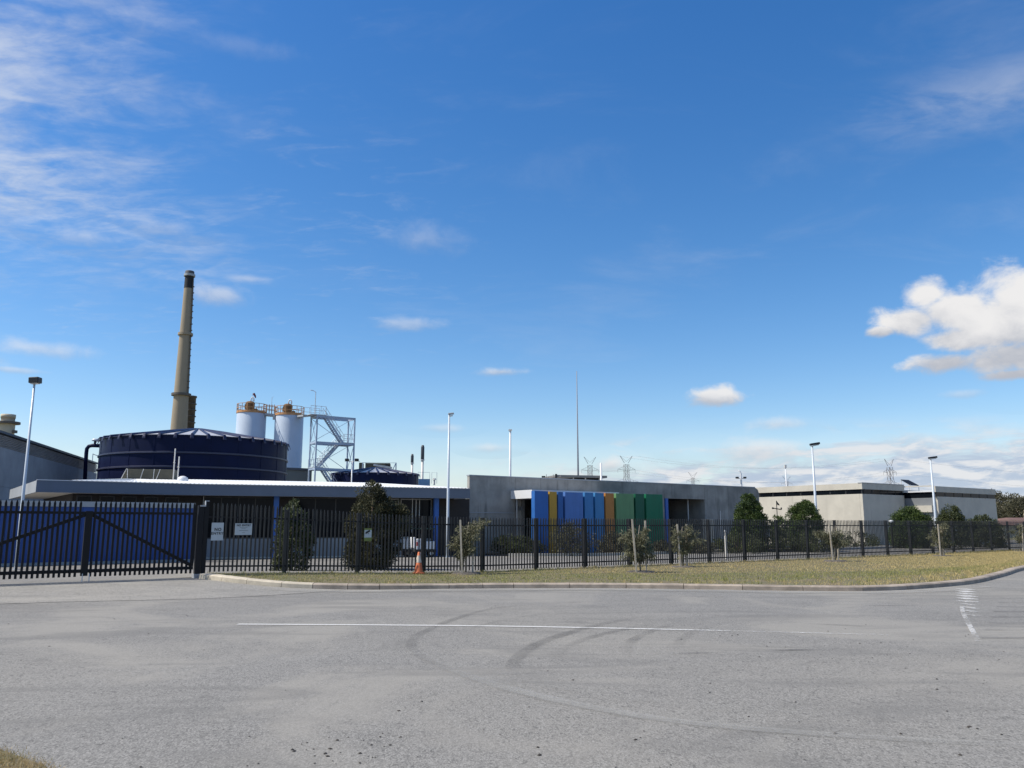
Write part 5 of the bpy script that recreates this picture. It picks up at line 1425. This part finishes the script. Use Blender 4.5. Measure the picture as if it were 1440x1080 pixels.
# plant behind the smaller tank
pb = thing('rooftop_plant', 'olive box shaped plant room with pale frame behind the smaller navy tank', 'plant room', (on_x(504, 125, 8), 125, 0), .12)
zt_ = at(530, 650.5, 125).z
part('wall', MB().box(0, .55, 0, 3, 0, zt_).box(.95, 4.7, 0, 3, 0, zt_ - .05), M_OLIVE, pb)
part('frame', MB().tube([(.57, -.1, 0), (.57, -.1, zt_), (5.6, -.1, zt_), (5.6, -.1, 0)], .09, 6).tube([(5.55, -.1, zt_ - .1), (5.0, -.1, zt_ - 1.3)], .07, 6), M_STEELB, pb)
part('duct', MB().bar((2.2, -.3, zt_ - .35), (5.0, -.3, zt_ - .8), .4, .3), M_ASH, pb)
part('louvre', MB().box(4.0, 4.6, -.12, -.003, zt_ - 1.0, zt_ - .3), M_DARK, pb)
for (px_, pyt, pym, lb, r_) in ((579, 638.5, 651.5, 'shorter exhaust stack with dark top behind the smaller navy tank', .17), (593.5, 626, 647, 'taller exhaust stack with dark top right of the smaller navy tank', .20)):
    b = at(px_, 680, 118); tp = at(px_, pyt, 118); md = at(px_, pym, 118)
    e_ = thing('exhaust_stack', lb, 'exhaust stack', (b.x, b.y, 0), 0)
    part('pipe', MB().tube([(0, 0, 0), (0, 0, md.z)], r_ * .95, 12), M_ASH, e_, True)
    part('silencer', MB().lathe([(r_, md.z), (r_ * 1.25, md.z + .15), (r_ * 1.25, tp.z - .3), (r_ * .8, tp.z), (0, tp.z)], 14), mat('dark_silencer', (0.045, 0.05, 0.06), .5, .1, 2), e_, True)
    part('flange', MB().lathe([(r_, md.z - .05), (r_ * 1.7, md.z - .03), (r_ * 1.7, md.z + .06), (r_, md.z + .08)], 12), M_WHITE, e_)
b = at(597, 676, 112)
rp = thing('generator_unit', 'small pale blue generator unit with railings above the office roof', 'plant unit', (b.x, b.y, 0), .2)
zt_ = at(597, 673.5, 112).z
part('body', MB().box(-.8, .75, 0, 2, 0, zt_), mat('pale_blue_box', (0.20, 0.36, 0.52), .5, .08, 1), rp)
part('railing', MB().tube([(-.9, 0, zt_), (-.9, 0, zt_ + .9), (.7, 0, zt_ + .9), (.7, 0, zt_)], .03, 5).tube([(1.0, .2, zt_ - .6), (1.0, .2, zt_ + .9), (1.7, .2, zt_ + .9), (1.7, .2, zt_ - .6)], .03, 5), M_GALV, rp)
part('cowl', MB().lathe([(.12, zt_ - .8), (.12, zt_ - .1), (.28, zt_ - .1), (.2, zt_ + .1), (0, zt_ + .12)], 10, c=(1.35, .1, 0)), M_ASH, rp)

# ------------------------------------------------------------------ lamp posts and masts
def lamp(label, px0, py0, px1, py1, Y, r, head, hm=None, group='lamp posts in the works yard'):
    b = Vector((on_x(px0, Y, 0.1), Y, 0.08)); tp = at(px1, py1, Y); r = r * 0.88
    t = thing('street_lamp', label, 'street lamp', b, 0, group)
    H = tp.z - b.z
    part('pole', MB().tube([(0, 0, 0), (0, 0, H * .25), (0, 0, H)], [r, r * .96, r * .62], 14), mat('lamp_pole_paint', (0.52, 0.57, 0.62), .35, .04, 1), t, True)
    part('base_plate', MB().box(-r * 2, r * 2, -r * 2, r * 2, -.05, .03), M_GALV, t)
    hx0, hx1, hy, hz, tilt = head
    h = MB().bar((hx0, hy, H + hz), (hx1, hy, H + hz + tilt), 0.30 if hm is None else 0.16, (0.22 if hx1 - hx0 < .5 else 0.14) if hm is None else 0.09)
    part('lamp_head', h, hm or M_LAMP, t, bevel=.025)
    part('diffuser', MB().bar((hx0 + .06, hy, H + hz - .11), (hx1 - .06, hy, H + hz + tilt - .11), .22 if hm is None else .12, .05), M_DIFF, t)
lamp('lamp post with a black box lamp standing behind the sliding gate', 22, 795, 48, 539, 30, 0.068, (-.16, .20, 0, .1, .02))
lamp('pale lamp post in front of the white roofed office beside the concrete wall', 629, 775, 632.3, 583, 41.2, 0.084, (-.05, .24, 0, .03, .03), M_CAP)
lamp('lamp post in front of the sunlit pale wall', 1151, 765, 1145.0, 627, 54.5, 0.105, (-.12, .50, 0, .08, .10))
lamp('lamp post in front of the bay of the pale building', 1319, 762, 1313.3, 645.5, 64, 0.11, (-.12, .50, 0, .08, .08))
def mast(name, label, cat, px, pyt, Y, r0, r1, m, z0=0.0, group=None):
    tp = at(px, pyt, Y)
    o = part(name, MB().tube([(0, 0, z0), (0, 0, tp.z)], [r0, r1], 10), m, None, True, loc=(on_x(px, Y, tp.z), Y, 0))
    return tag(o, label, cat, group), tp
mast('flag_mast', 'very tall thin grey mast rising behind the concrete building roof', 'mast', 811, 522, 62, .10, .025, mat('grey_mast', (0.22, 0.23, 0.26), .5, .05, 1))
o, tp = mast('lamp_pole', 'plain pale pole behind the left half of the concrete building', 'pole', 717.5, 606, 62, .11, .07, M_WHITE)
part('lamp_head', MB().box(-.13, .13, -.13, .13, tp.z, tp.z + .12), M_ASH, o)
o, tp = mast('lamp_pole', 'short white pole rising from behind the concrete building rooftop shelter', 'pole', 845, 651, 60, .09, .07, M_WHITE)
o, tp = mast('lamp_pole', 'thin white pole behind the roof of the pale building', 'pole', 1104.5, 658, 95, .10, .06, M_WHITE)
part('camera_head', MB().box(-.12, .12, -.12, .12, tp.z, tp.z + .35), M_ASH, o)
b = at(1043, 690, 75); zt_ = at(1043, 672, 75).z
fl = thing('floodlight_pole', 'white pole with two dark lamps behind the right end of the concrete building', 'street lamp', (b.x, b.y, 0), 0)
part('pole', MB().tube([(0, 0, 0), (0, 0, zt_ + .35), (-.05, 0, zt_ + .6), (-.25, 0, zt_ + .7)], [.10, .08, .05, .04], 8), M_WHITE, fl, True)
part('crossarm', MB().tube([(-.4, 0, zt_ - .05), (.4, 0, zt_ - .05)], .04, 6), M_WHITE, fl)
for x in (-.36, .34): part('lamp_head', MB().box(x - .13, x + .13, -.15, .15, zt_ - .06, zt_ + .1), M_LAMP, fl, bevel=.04)

# rooftop things on the concrete building
ry = 60.0
z0_ = CH + .05 - .4
sh2 = thing('rooftop_shelter', 'dark open shelter with an overhanging flat roof on the concrete building', 'roof shelter', (on_x(806, ry, 4.5), ry, 0), 0.28)
zt_ = at(823, 668.5, ry).z
wR = 59 / 1167 * ry
part('roof_slab', MB().box(-1.4, wR * 1.04 - .6, -.3, 3, zt_ - .16, zt_), mat('grey_roof_slab', (0.22, 0.21, 0.19), .7, .1, 1), sh2)
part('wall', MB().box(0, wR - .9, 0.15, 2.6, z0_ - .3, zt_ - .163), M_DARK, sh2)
for x in (.02, .95, wR - .98): part('post', MB().box(x, x + .08, 0.05, .13, z0_ - .3, zt_ - .163), M_ASH, sh2)
b = at(777, 676, 57)
ra = thing('roof_antenna_frame', 'low spidery frame of antennas on the left of the concrete building roof', 'antenna', (b.x, b.y, z0_), 0)
hz_ = at(777, 669, 57).z - z0_
an = MB()
for x in (-.42, -.28, .06, .28, .55): an.tube([(x, 0, 0), (x, 0, hz_ + random.uniform(-.05, .2))], .02, 5)
an.tube([(-.45, 0, hz_ - .1), (.6, 0, hz_ - .05)], .02, 5)
part('frame', an, M_PYL, ra)
part('camera_unit', MB().box(-.75, -.5, -.1, .1, hz_ - .12, hz_ - .02).box(.18, .32, -.1, .1, hz_ - .15, hz_ + .12), M_LAMP, ra)

# ------------------------------------------------------------------ pale building on the right
PY = 66.0
pc = at(1211.5, 679.2, PY)
R0 = Vector((pc.x, PY, 0.0)); PH = pc.z
pzb, pzw = at(1211.5, 687.8, PY).z, at(1211.5, 694.4, PY).z
pb_ = thing('pale_building', 'flat roofed pale concrete building with a dark window strip under its parapet', 'building', R0, RZ)
L1 = along(R0, D1, 1271.5, 4)
pd = 17.0
def pface(x0, x1, y0, y1, splits, axis):
    pass
# left (sunlit) side wall, panels along local y
ys = [0.0, along(R0, D2, 1130, 3), along(R0, D2, 1115.5, 3), pd]
for i in range(3):
    part('wall_panel', MB().box(0, .25, ys[i] + (.262 if i == 0 else .006), ys[i + 1] - .006, -0.1, pzw), M_CONCP, pb_)
part('wall_panel', MB().box(0, L1, 0, .25, -0.1, pzw), M_CONCP, pb_)
part('parapet', MB().box(-.06, .25, .253, pd, pzb, PH), M_CONCP, pb_)
part('parapet', MB().box(-.06, L1, -.06, .25, pzb, PH), M_CONCP, pb_)
part('parapet_cap', MB().box(-.09, L1 + .02, -.09, .28, PH + .003, PH + .05), M_CAP, pb_)
part('roof', MB().box(.253, L1 + 14, .29, pd, pzb - .1, pzb + .1), M_CAP, pb_)
nw = 12
for k in range(nw):
    y0 = .05 + (pd - .1) * k / nw
    f_ = part('window', MB().box(.03, .16, y0 + .02, y0 + (pd - .1) / nw - .02, pzw + .003, pzb - .003), M_FRAMED, pb_)
    part('pane', MB().box(.01, .027, y0 + .06, y0 + (pd - .1) / nw - .06, pzw + .01, pzb - .01), M_GLASS, f_)
nw = 5
for k in range(nw):
    x0 = .2 + (L1 - .3) * k / nw
    f_ = part('window', MB().box(x0 + .02, x0 + (L1 - .3) / nw - .02, .03, .16, pzw + .003, pzb - .003), M_FRAMED, pb_)
    part('pane', MB().box(x0 + .06, x0 + (L1 - .3) / nw - .06, .01, .027, pzw + .01, pzb - .01), M_GLASS, f_)
part('wall', MB().box(L1 - .25, L1, .253, pd, -0.1, PH - .003), M_CONCP, pb_)
# second block, further along and a step forward
pr2 = 2.6
Q0 = R0 + N1 * pr2
x2 = along(Q0, D1, 1316, 4); x3 = along(Q0, D1, 1400, 4)
Yq = (Q0 + D1 * x2).y
zt2_ = at(1316, 683.6, Yq).z; zb2, zw2 = at(1316, 691.9, Yq).z, at(1316, 698.0, Yq).z
part('wall_panel', MB().box(x2 + .253, (x2 + x3) / 2 - .006, -pr2, -pr2 + .25, -0.1, zw2), M_CONCP, pb_)
part('wall_panel', MB().box((x2 + x3) / 2 + .006, x3, -pr2, -pr2 + .25, -0.1, zw2), M_CONCP, pb_)
part('parapet', MB().box(x2 - .05, x3 + .04, -pr2 - .05, -pr2 + .25, zb2, zt2_), M_CONCP, pb_)
nw = 7
for k in range(nw):
    a = x2 + .05 + (x3 - x2 - .1) * k / nw; b2 = x2 + .05 + (x3 - x2 - .1) * (k + 1) / nw
    f_ = part('window', MB().box(a + .02, b2 - .02, -pr2 + .03, -pr2 + .16, zw2 + .003, zb2 - .003), M_FRAMED, pb_)
    part('pane', MB().box(a + .05, b2 - .05, -pr2 + .01, -pr2 + .027, zw2 + .01, zb2 - .01), M_GLASS, f_)
part('wall', MB().box(x3 - .25, x3, -pr2 + .253, pd, -0.1, zt2_ - .4), M_CONCP, pb_)
# the bay between the two blocks: white parapet, dark strip, grey cladding, pale base
part('bay_parapet', MB().box(x2 - .05, x2 + .25, -pr2 + .253, 3.0, zb2 + .02, zt2_ - .35), M_WHITE, pb_)
part('bay_window', MB().box(x2 + .06, x2 + .12, -pr2 + .253, 3.0, zw2 - .1, zb2 + .017), M_GLASS, pb_)
zc_ = at(1300, 711, Yq + 1).z
part('bay_cladding', MB().box(x2, x2 + .2, -pr2 + .253, 3.0, zc_, zw2 - .103), mat('grey_cladding', (0.17, 0.18, 0.19), .6, .06, 1), pb_)
part('bay_base', MB().box(x2 - .3, x2 + .24, -pr2 + .253, 3.0, zc_ - .55, zc_ - .003), M_CONCP, pb_)
part('bay_base', MB().box(x2 - .05, x2 + .24, -pr2 + .253, 3.0, -0.1, zc_ - .553), M_CONCL, pb_)
part('bay_back', MB().box(L1 + .003, x2 - .06, 3.003, 3.2, -0.1, PH - .4), M_CONCL, pb_)
part('link_parapet', MB().prism([(L1 + .003, -.06), (x2 - .053, -pr2 + .05), (x2 - .053, -pr2 + .25), (L1 + .003, .14)], zb2 + .55, zt2_ - .02), M_CONCP, pb_)
b = at(1278, 682.5, 74)
sp_ = thing('solar_panel', 'tilted dark solar panel on the roof of the pale building', 'solar panel', b, RZ)
part('panel', MB().add([(-.9, -.6, .0), (.6, -.6, .0), (1.15, .6, .55), (-.2, .6, .55), (-.9, -.6, -.05), (.6, -.6, -.05), (1.15, .6, .5), (-.2, .6, .5)], [(0, 1, 2, 3), (7, 6, 5, 4), (0, 4, 5, 1), (1, 5, 6, 2), (2, 6, 7, 3), (3, 7, 4, 0)]), mat('solar_dark', (0.012, 0.013, 0.016), .6, .1, 2, spec=0.15), sp_)
part('frame', MB().tube([(-.15, .6, .5), (-.15, .6, -.7)], .03, 5).tube([(1.1, .6, .5), (1.1, .6, -.7)], .03, 5).tube([(-.85, -.6, 0), (-.85, -.6, -.6)], .03, 5).tube([(.55, -.6, 0), (.55, -.6, -.6)], .03, 5), M_ASH, sp_)

# small yard furniture
b = gpt(1095.5, 57)
wm = thing('weather_mast', 'thin weather mast with crossarm and wind vane before the sunlit wall', 'weather mast', b)
zt_ = at(1095.5, 704, 57).z - .1; zc_ = at(1095.5, 716, 57).z - .1
part('mast', MB().tube([(0, 0, 0), (0, 0, zt_)], .028, 6), M_LAMP, wm)
part('crossarm', MB().tube([(-.27, 0, zc_ + .07), (.32, 0, zc_ - .03)], .035, 6), M_LAMP, wm)
part('sensor', MB().lathe([(0, 0), (.07, .02), (.07, .10), (0, .14)], 8, c=(-.27, 0, zc_)).lathe([(0, 0), (.05, .02), (.05, .12), (0, .14)], 8, c=(.31, 0, zc_ - .02)), M_LAMP, wm)
part('vane', MB().add([(.01, 0, zt_ - .02), (.20, .01, zt_ - .26), (.19, .01, zt_ - .34), (.01, 0, zt_ - .26), (.01, .02, zt_ - .02), (.20, .03, zt_ - .26), (.19, .03, zt_ - .34), (.01, .02, zt_ - .26)], [(0, 1, 2, 3), (7, 6, 5, 4), (0, 4, 5, 1), (1, 5, 6, 2), (2, 6, 7, 3), (3, 7, 4, 0)]), M_LAMP, wm)
b = gpt(1256, 57.5)
gl = thing('garden_light', 'low mushroom light with a white cap just above the fence top', 'garden light', b)
zt_ = at(1256, 731.5, 57.5).z - .1
part('post', MB().tube([(0, 0, 0), (0, 0, zt_ - .15)], .05, 8), M_LAMP, gl)
part('cap', MB().lathe([(.05, zt_ - .18), (.17, zt_ - .12), (.16, zt_ - .04), (.08, zt_), (0, zt_ + .01)], 14), M_WHITE, gl, True)
for (px_, yt_, Y, lb, sq) in ((1021.5, 746, 39.5, 'slim grey post with a white top in the yard behind the fence', .05), (1080, 744, 50.5, 'white square notice on a post before the hedge', .0), (1153.5, 757, 50, 'short white bollard near the domed conifer', .0)):
    b = gpt(px_, Y); zt_ = at(px_, yt_, Y).z - .1
    bo = thing('yard_post', lb, 'post', b)
    if 'bollard' in lb:
        part('post', MB().tube([(0, 0, 0), (0, 0, zt_)], .09, 10), M_WHITE, bo); part('cap', MB().lathe([(.09, zt_), (.06, zt_ + .05), (0, zt_ + .06)], 10), M_WHITE, bo)
    elif 'notice' in lb:
        part('post', MB().tube([(0, 0, 0), (0, 0, zt_)], .03, 8), M_GALV, bo); part('sign_plate', MB().box(-.16, .16, -.045, -.03, zt_ - .5, zt_), M_WHITE, bo)
    else:
        part('post', MB().tube([(0, 0, 0), (0, 0, zt_ - .25)], .055, 8), M_ASH, bo); part('neck', MB().tube([(0, 0, zt_ - .25), (0, 0, zt_ - .06)], .02, 6), M_ASH, bo); part('cap', MB().lathe([(.02, zt_ - .07), (.05, zt_ - .04), (.05, zt_), (0, zt_ + .01)], 8), M_WHITE, bo)

# white utility cart parked behind the cone
cy_ = 41.0
b = gpt(586, cy_, 0.1)
ct = thing('utility_cart', 'small white utility cart parked behind the fence by the traffic cone', 'utility cart', b, RZ)
part('body', MB().box(0, 1.05, 0.02, 1.5, .38, .78).box(.02, .30, .04, 1.48, .783, .90), M_WHITE, ct, bevel=.03)
part('tray', MB().box(-.10, -.003, .15, .75, .46, .98), M_WHITE, ct, bevel=.02)
part('bumper', MB().box(-.06, 1.1, -.03, 1.53, .26, .376), M_RUBBER, ct, bevel=.02)
part('windscreen', MB().add([(.32, .08, .92), (.32, 1.44, .92), (.55, 1.36, 1.35), (.55, .16, 1.35)], [(0, 1, 2, 3)]).box(.553, .95, .12, 1.40, .92, 1.34), M_GLASS, ct)
part('roof', MB().box(.45, 1.05, .05, 1.47, 1.36, 1.42), mat('dark_green_canopy', (0.02, 0.05, 0.04), .6, .1, 2), ct, bevel=.02)
part('tail_light', MB().box(-.015, .05, -.006, .018, .56, .76), M_RED, ct)
for (x, y) in ((.22, .02), (.85, .02), (.22, 1.36), (.85, 1.36)):
    w_ = part('wheel', MB().tube([(x, y, .19), (x, y + .16, .19)], .19, 18), M_RUBBER, ct)
    part('rim', MB().tube([(x, y - .006, .19), (x, y + .05, .19)], .10, 12), M_ASH, w_)

# ------------------------------------------------------------------ pylons and wires
def pylon(label, px, pyt, Y, H, armw, horns=True):
    tp = at(px, pyt, Y)
    t = thing('pylon', label, 'pylon', (tp.x, Y, tp.z - H), .25, 'power pylons on the skyline')
    w0, w1 = H * .13, H * .028
    hh = H * .78
    mb = MB(); th = H * .0038
    lv = [0, .2, .36, .5, .62, .72, .80, .88]
    wz = lambda f: w0 + (w1 - w0) * min(1, f / .72)
    for sx in (-1, 1):
        for sy in (-1, 1):
            for i in range(len(lv) - 1):
                mb.bar((sx * wz(lv[i]), sy * wz(lv[i]), lv[i] * H), (sx * wz(lv[i + 1]), sy * wz(lv[i + 1]), lv[i + 1] * H), th, th)
    part('legs', mb, M_PYL, t)
    mb = MB(); tb_ = th * .62
    for i in range(len(lv) - 1):
        a, b = wz(lv[i]), wz(lv[i + 1]); z0, z1 = lv[i] * H, lv[i + 1] * H
        for s_ in (-1, 1):
            mb.bar((-a, s_ * a, z0), (b, s_ * b, z1), tb_).bar((a, s_ * a, z0), (-b, s_ * b, z1), tb_)
            mb.bar((s_ * a, -a, z0), (s_ * b, b, z1), tb_).bar((-b, s_ * b, z1), (b, s_ * b, z1), tb_)
    part('lattice', mb, M_PYL, t)
    for (f, k) in ((.62, 1.0), (.80, .62)):
        z = f * H; w = wz(f); mb = MB()
        for s_ in (-1, 1):
            mb.bar((s_ * w, 0, z), (s_ * armw * k, 0, z + .015 * H), th).bar((s_ * w, 0, z + .06 * H), (s_ * armw * k, 0, z + .015 * H), tb_)
            for q in (.35, .65):
                x = s_ * (w + (armw * k - w) * q); mb.bar((x, 0, z + .015 * H * q), (x, 0, z + .06 * H * (1 - q) + .015 * H * q), tb_)
            mb.bar((s_ * armw * k, 0, z + .015 * H), (s_ * armw * k, 0, z - .035 * H), tb_)
        part('crossarm', mb, M_PYL, t)
    if horns:
        mb = MB()
        for s_ in (-1, 1):
            mb.bar((s_ * w1, 0, .90 * H), (s_ * armw * .44, 0, H), th * 1.2).bar((0, 0, .92 * H), (s_ * armw * .44, 0, H), tb_)
        part('earth_wire_horn', mb, M_PYL, t)
    return t
p1 = pylon('dark lattice pylon just right of the very tall thin mast', 829.5, 642.5, 540, 46, 9.5)
p2 = pylon('rusty lattice pylon standing above the orange coloured panel', 880.5, 641.0, 520, 46, 9.5)
p3 = pylon('tall lattice pylon above the right hand pale building', 1250, 645.5, 540, 46, 8.0)
p4 = pylon('faint distant pylon above the right half of the concrete building', 974, 664, 820, 46, 11)
p5 = pylon('faint distant pylon behind the thin white pole', 1106, 670, 900, 42, 11)
wr = thing('power_lines', 'thin power lines strung across the sky low over the right hand roofs', 'power lines', (0, 500, 0))
def wire(p, q, sag, r=.03):
    p, q = Vector(p), Vector(q); pts = []
    for i in range(17):
        t = i / 16; v = p.lerp(q, t); v.z -= sag * 4 * t * (1 - t); pts.append(v - Vector((0, 500, 0)))
    part('wire', MB().tube(pts, r, 4), M_PYL, wr)
for (k, pa, pb2) in ((.62, p2, p3), (.80, p2, p3), (.62, p1, p3), (1.0, p2, p3), (.8, p1, p2)):
    for s_ in (-6, 6):
        a = pa.location + Vector((s_, 0, 46 * k)); b = pb2.location + Vector((s_, 0, 46 * k)); wire(a, b, 7 if (b - a).length > 60 else .5)
for (k, s_) in ((.62, -6), (.8, 6), (1.0, 6), (.62, 6)):
    a = p3.location + Vector((s_, 0, 46 * k)); wire(a, a + Vector((330, 60, -2)), 9)

# ------------------------------------------------------------------ far right: trees and houses
def far_tree(label, px, Y, H, Rr, n=60):
    t = thing('gum_tree', label, 'tree', gpt(px, Y, 0.0), random.uniform(0, 6), 'far trees beyond the works')
    trk = MB().tube([(0, 0, -.2), (.1, 0, H * .4), (-.1, .1, H * .75)], [Rr * .07, Rr * .05, Rr * .02], 7)
    for i in range(5):
        a = random.uniform(0, 6.28); trk.tube([(.1, 0, H * .35), (Rr * .5 * math.cos(a), Rr * .5 * math.sin(a), H * .75)], [Rr * .03, Rr * .01], 5)
    part('trunk', trk, M_BARKP, t, True)
    C = crown_points([(0.0, Rr * .3), (0.2, Rr * .8), (0.5, Rr), (0.8, Rr * .75), (1, Rr * .2)], n, H * .75, lump=.4, shell=.2)
    C[:, 2] += H * .25
    leaves('crown', C, H * .10 * rng.uniform(.6, 1.4, n), 90, H * .045, M_LTFAR, t)
far_tree('tall sparse gum tree beside the far end of the pale building', 1405, 170, 8.6, 2.4, 46)
far_tree('broad olive tree on the skyline at the right edge', 1426, 165, 7.6, 3.8, 80)
far_tree('wide brownish tree half out of frame at the right edge', 1443, 160, 6.8, 3.6, 70)
far_tree('low bushy tree between the gum tree and the pale building', 1397, 150, 5.2, 2.6, 50)
far_tree('rounded tree beyond the right edge of the view', 1475, 170, 8.0, 4.5, 70)
def house(label, px, Y, w, wallm, zr, ze):
    t = thing('house', label, 'house', gpt(px, Y, 0), .1)
    part('wall', MB().box(0, w, 0, 7, -.1, ze), wallm, t)
    mb = MB(); mb.add([(-.4, -.5, ze), (w + .4, -.5, ze), (w + .4, 7.5, ze), (-.4, 7.5, ze), (1.5, 3.5, zr), (w - 1.5, 3.5, zr)], [(0, 1, 5, 4), (1, 2, 5), (2, 3, 4, 5), (3, 0, 4), (3, 2, 1, 0)])
    part('roof', mb, M_TILE, t)
    for k in range(2):
        f_ = part('window', MB().box(w * (.2 + .4 * k), w * (.2 + .4 * k) + 1.4, -.05, -.003, .9, 1.9), M_FRAME, t)
        part('pane', MB().box(w * (.2 + .4 * k) + .08, w * (.2 + .4 * k) + 1.32, -.07, -.053, .98, 1.82), M_GLASS, f_)
house('low red roofed house at the far right beyond the fence', 1412, 118, 9, M_CONCP, 2.35, 1.7)
house('pale walled house behind the red roofed one at the right edge', 1426, 140, 10, M_WHITE, 3.0, 2.5)
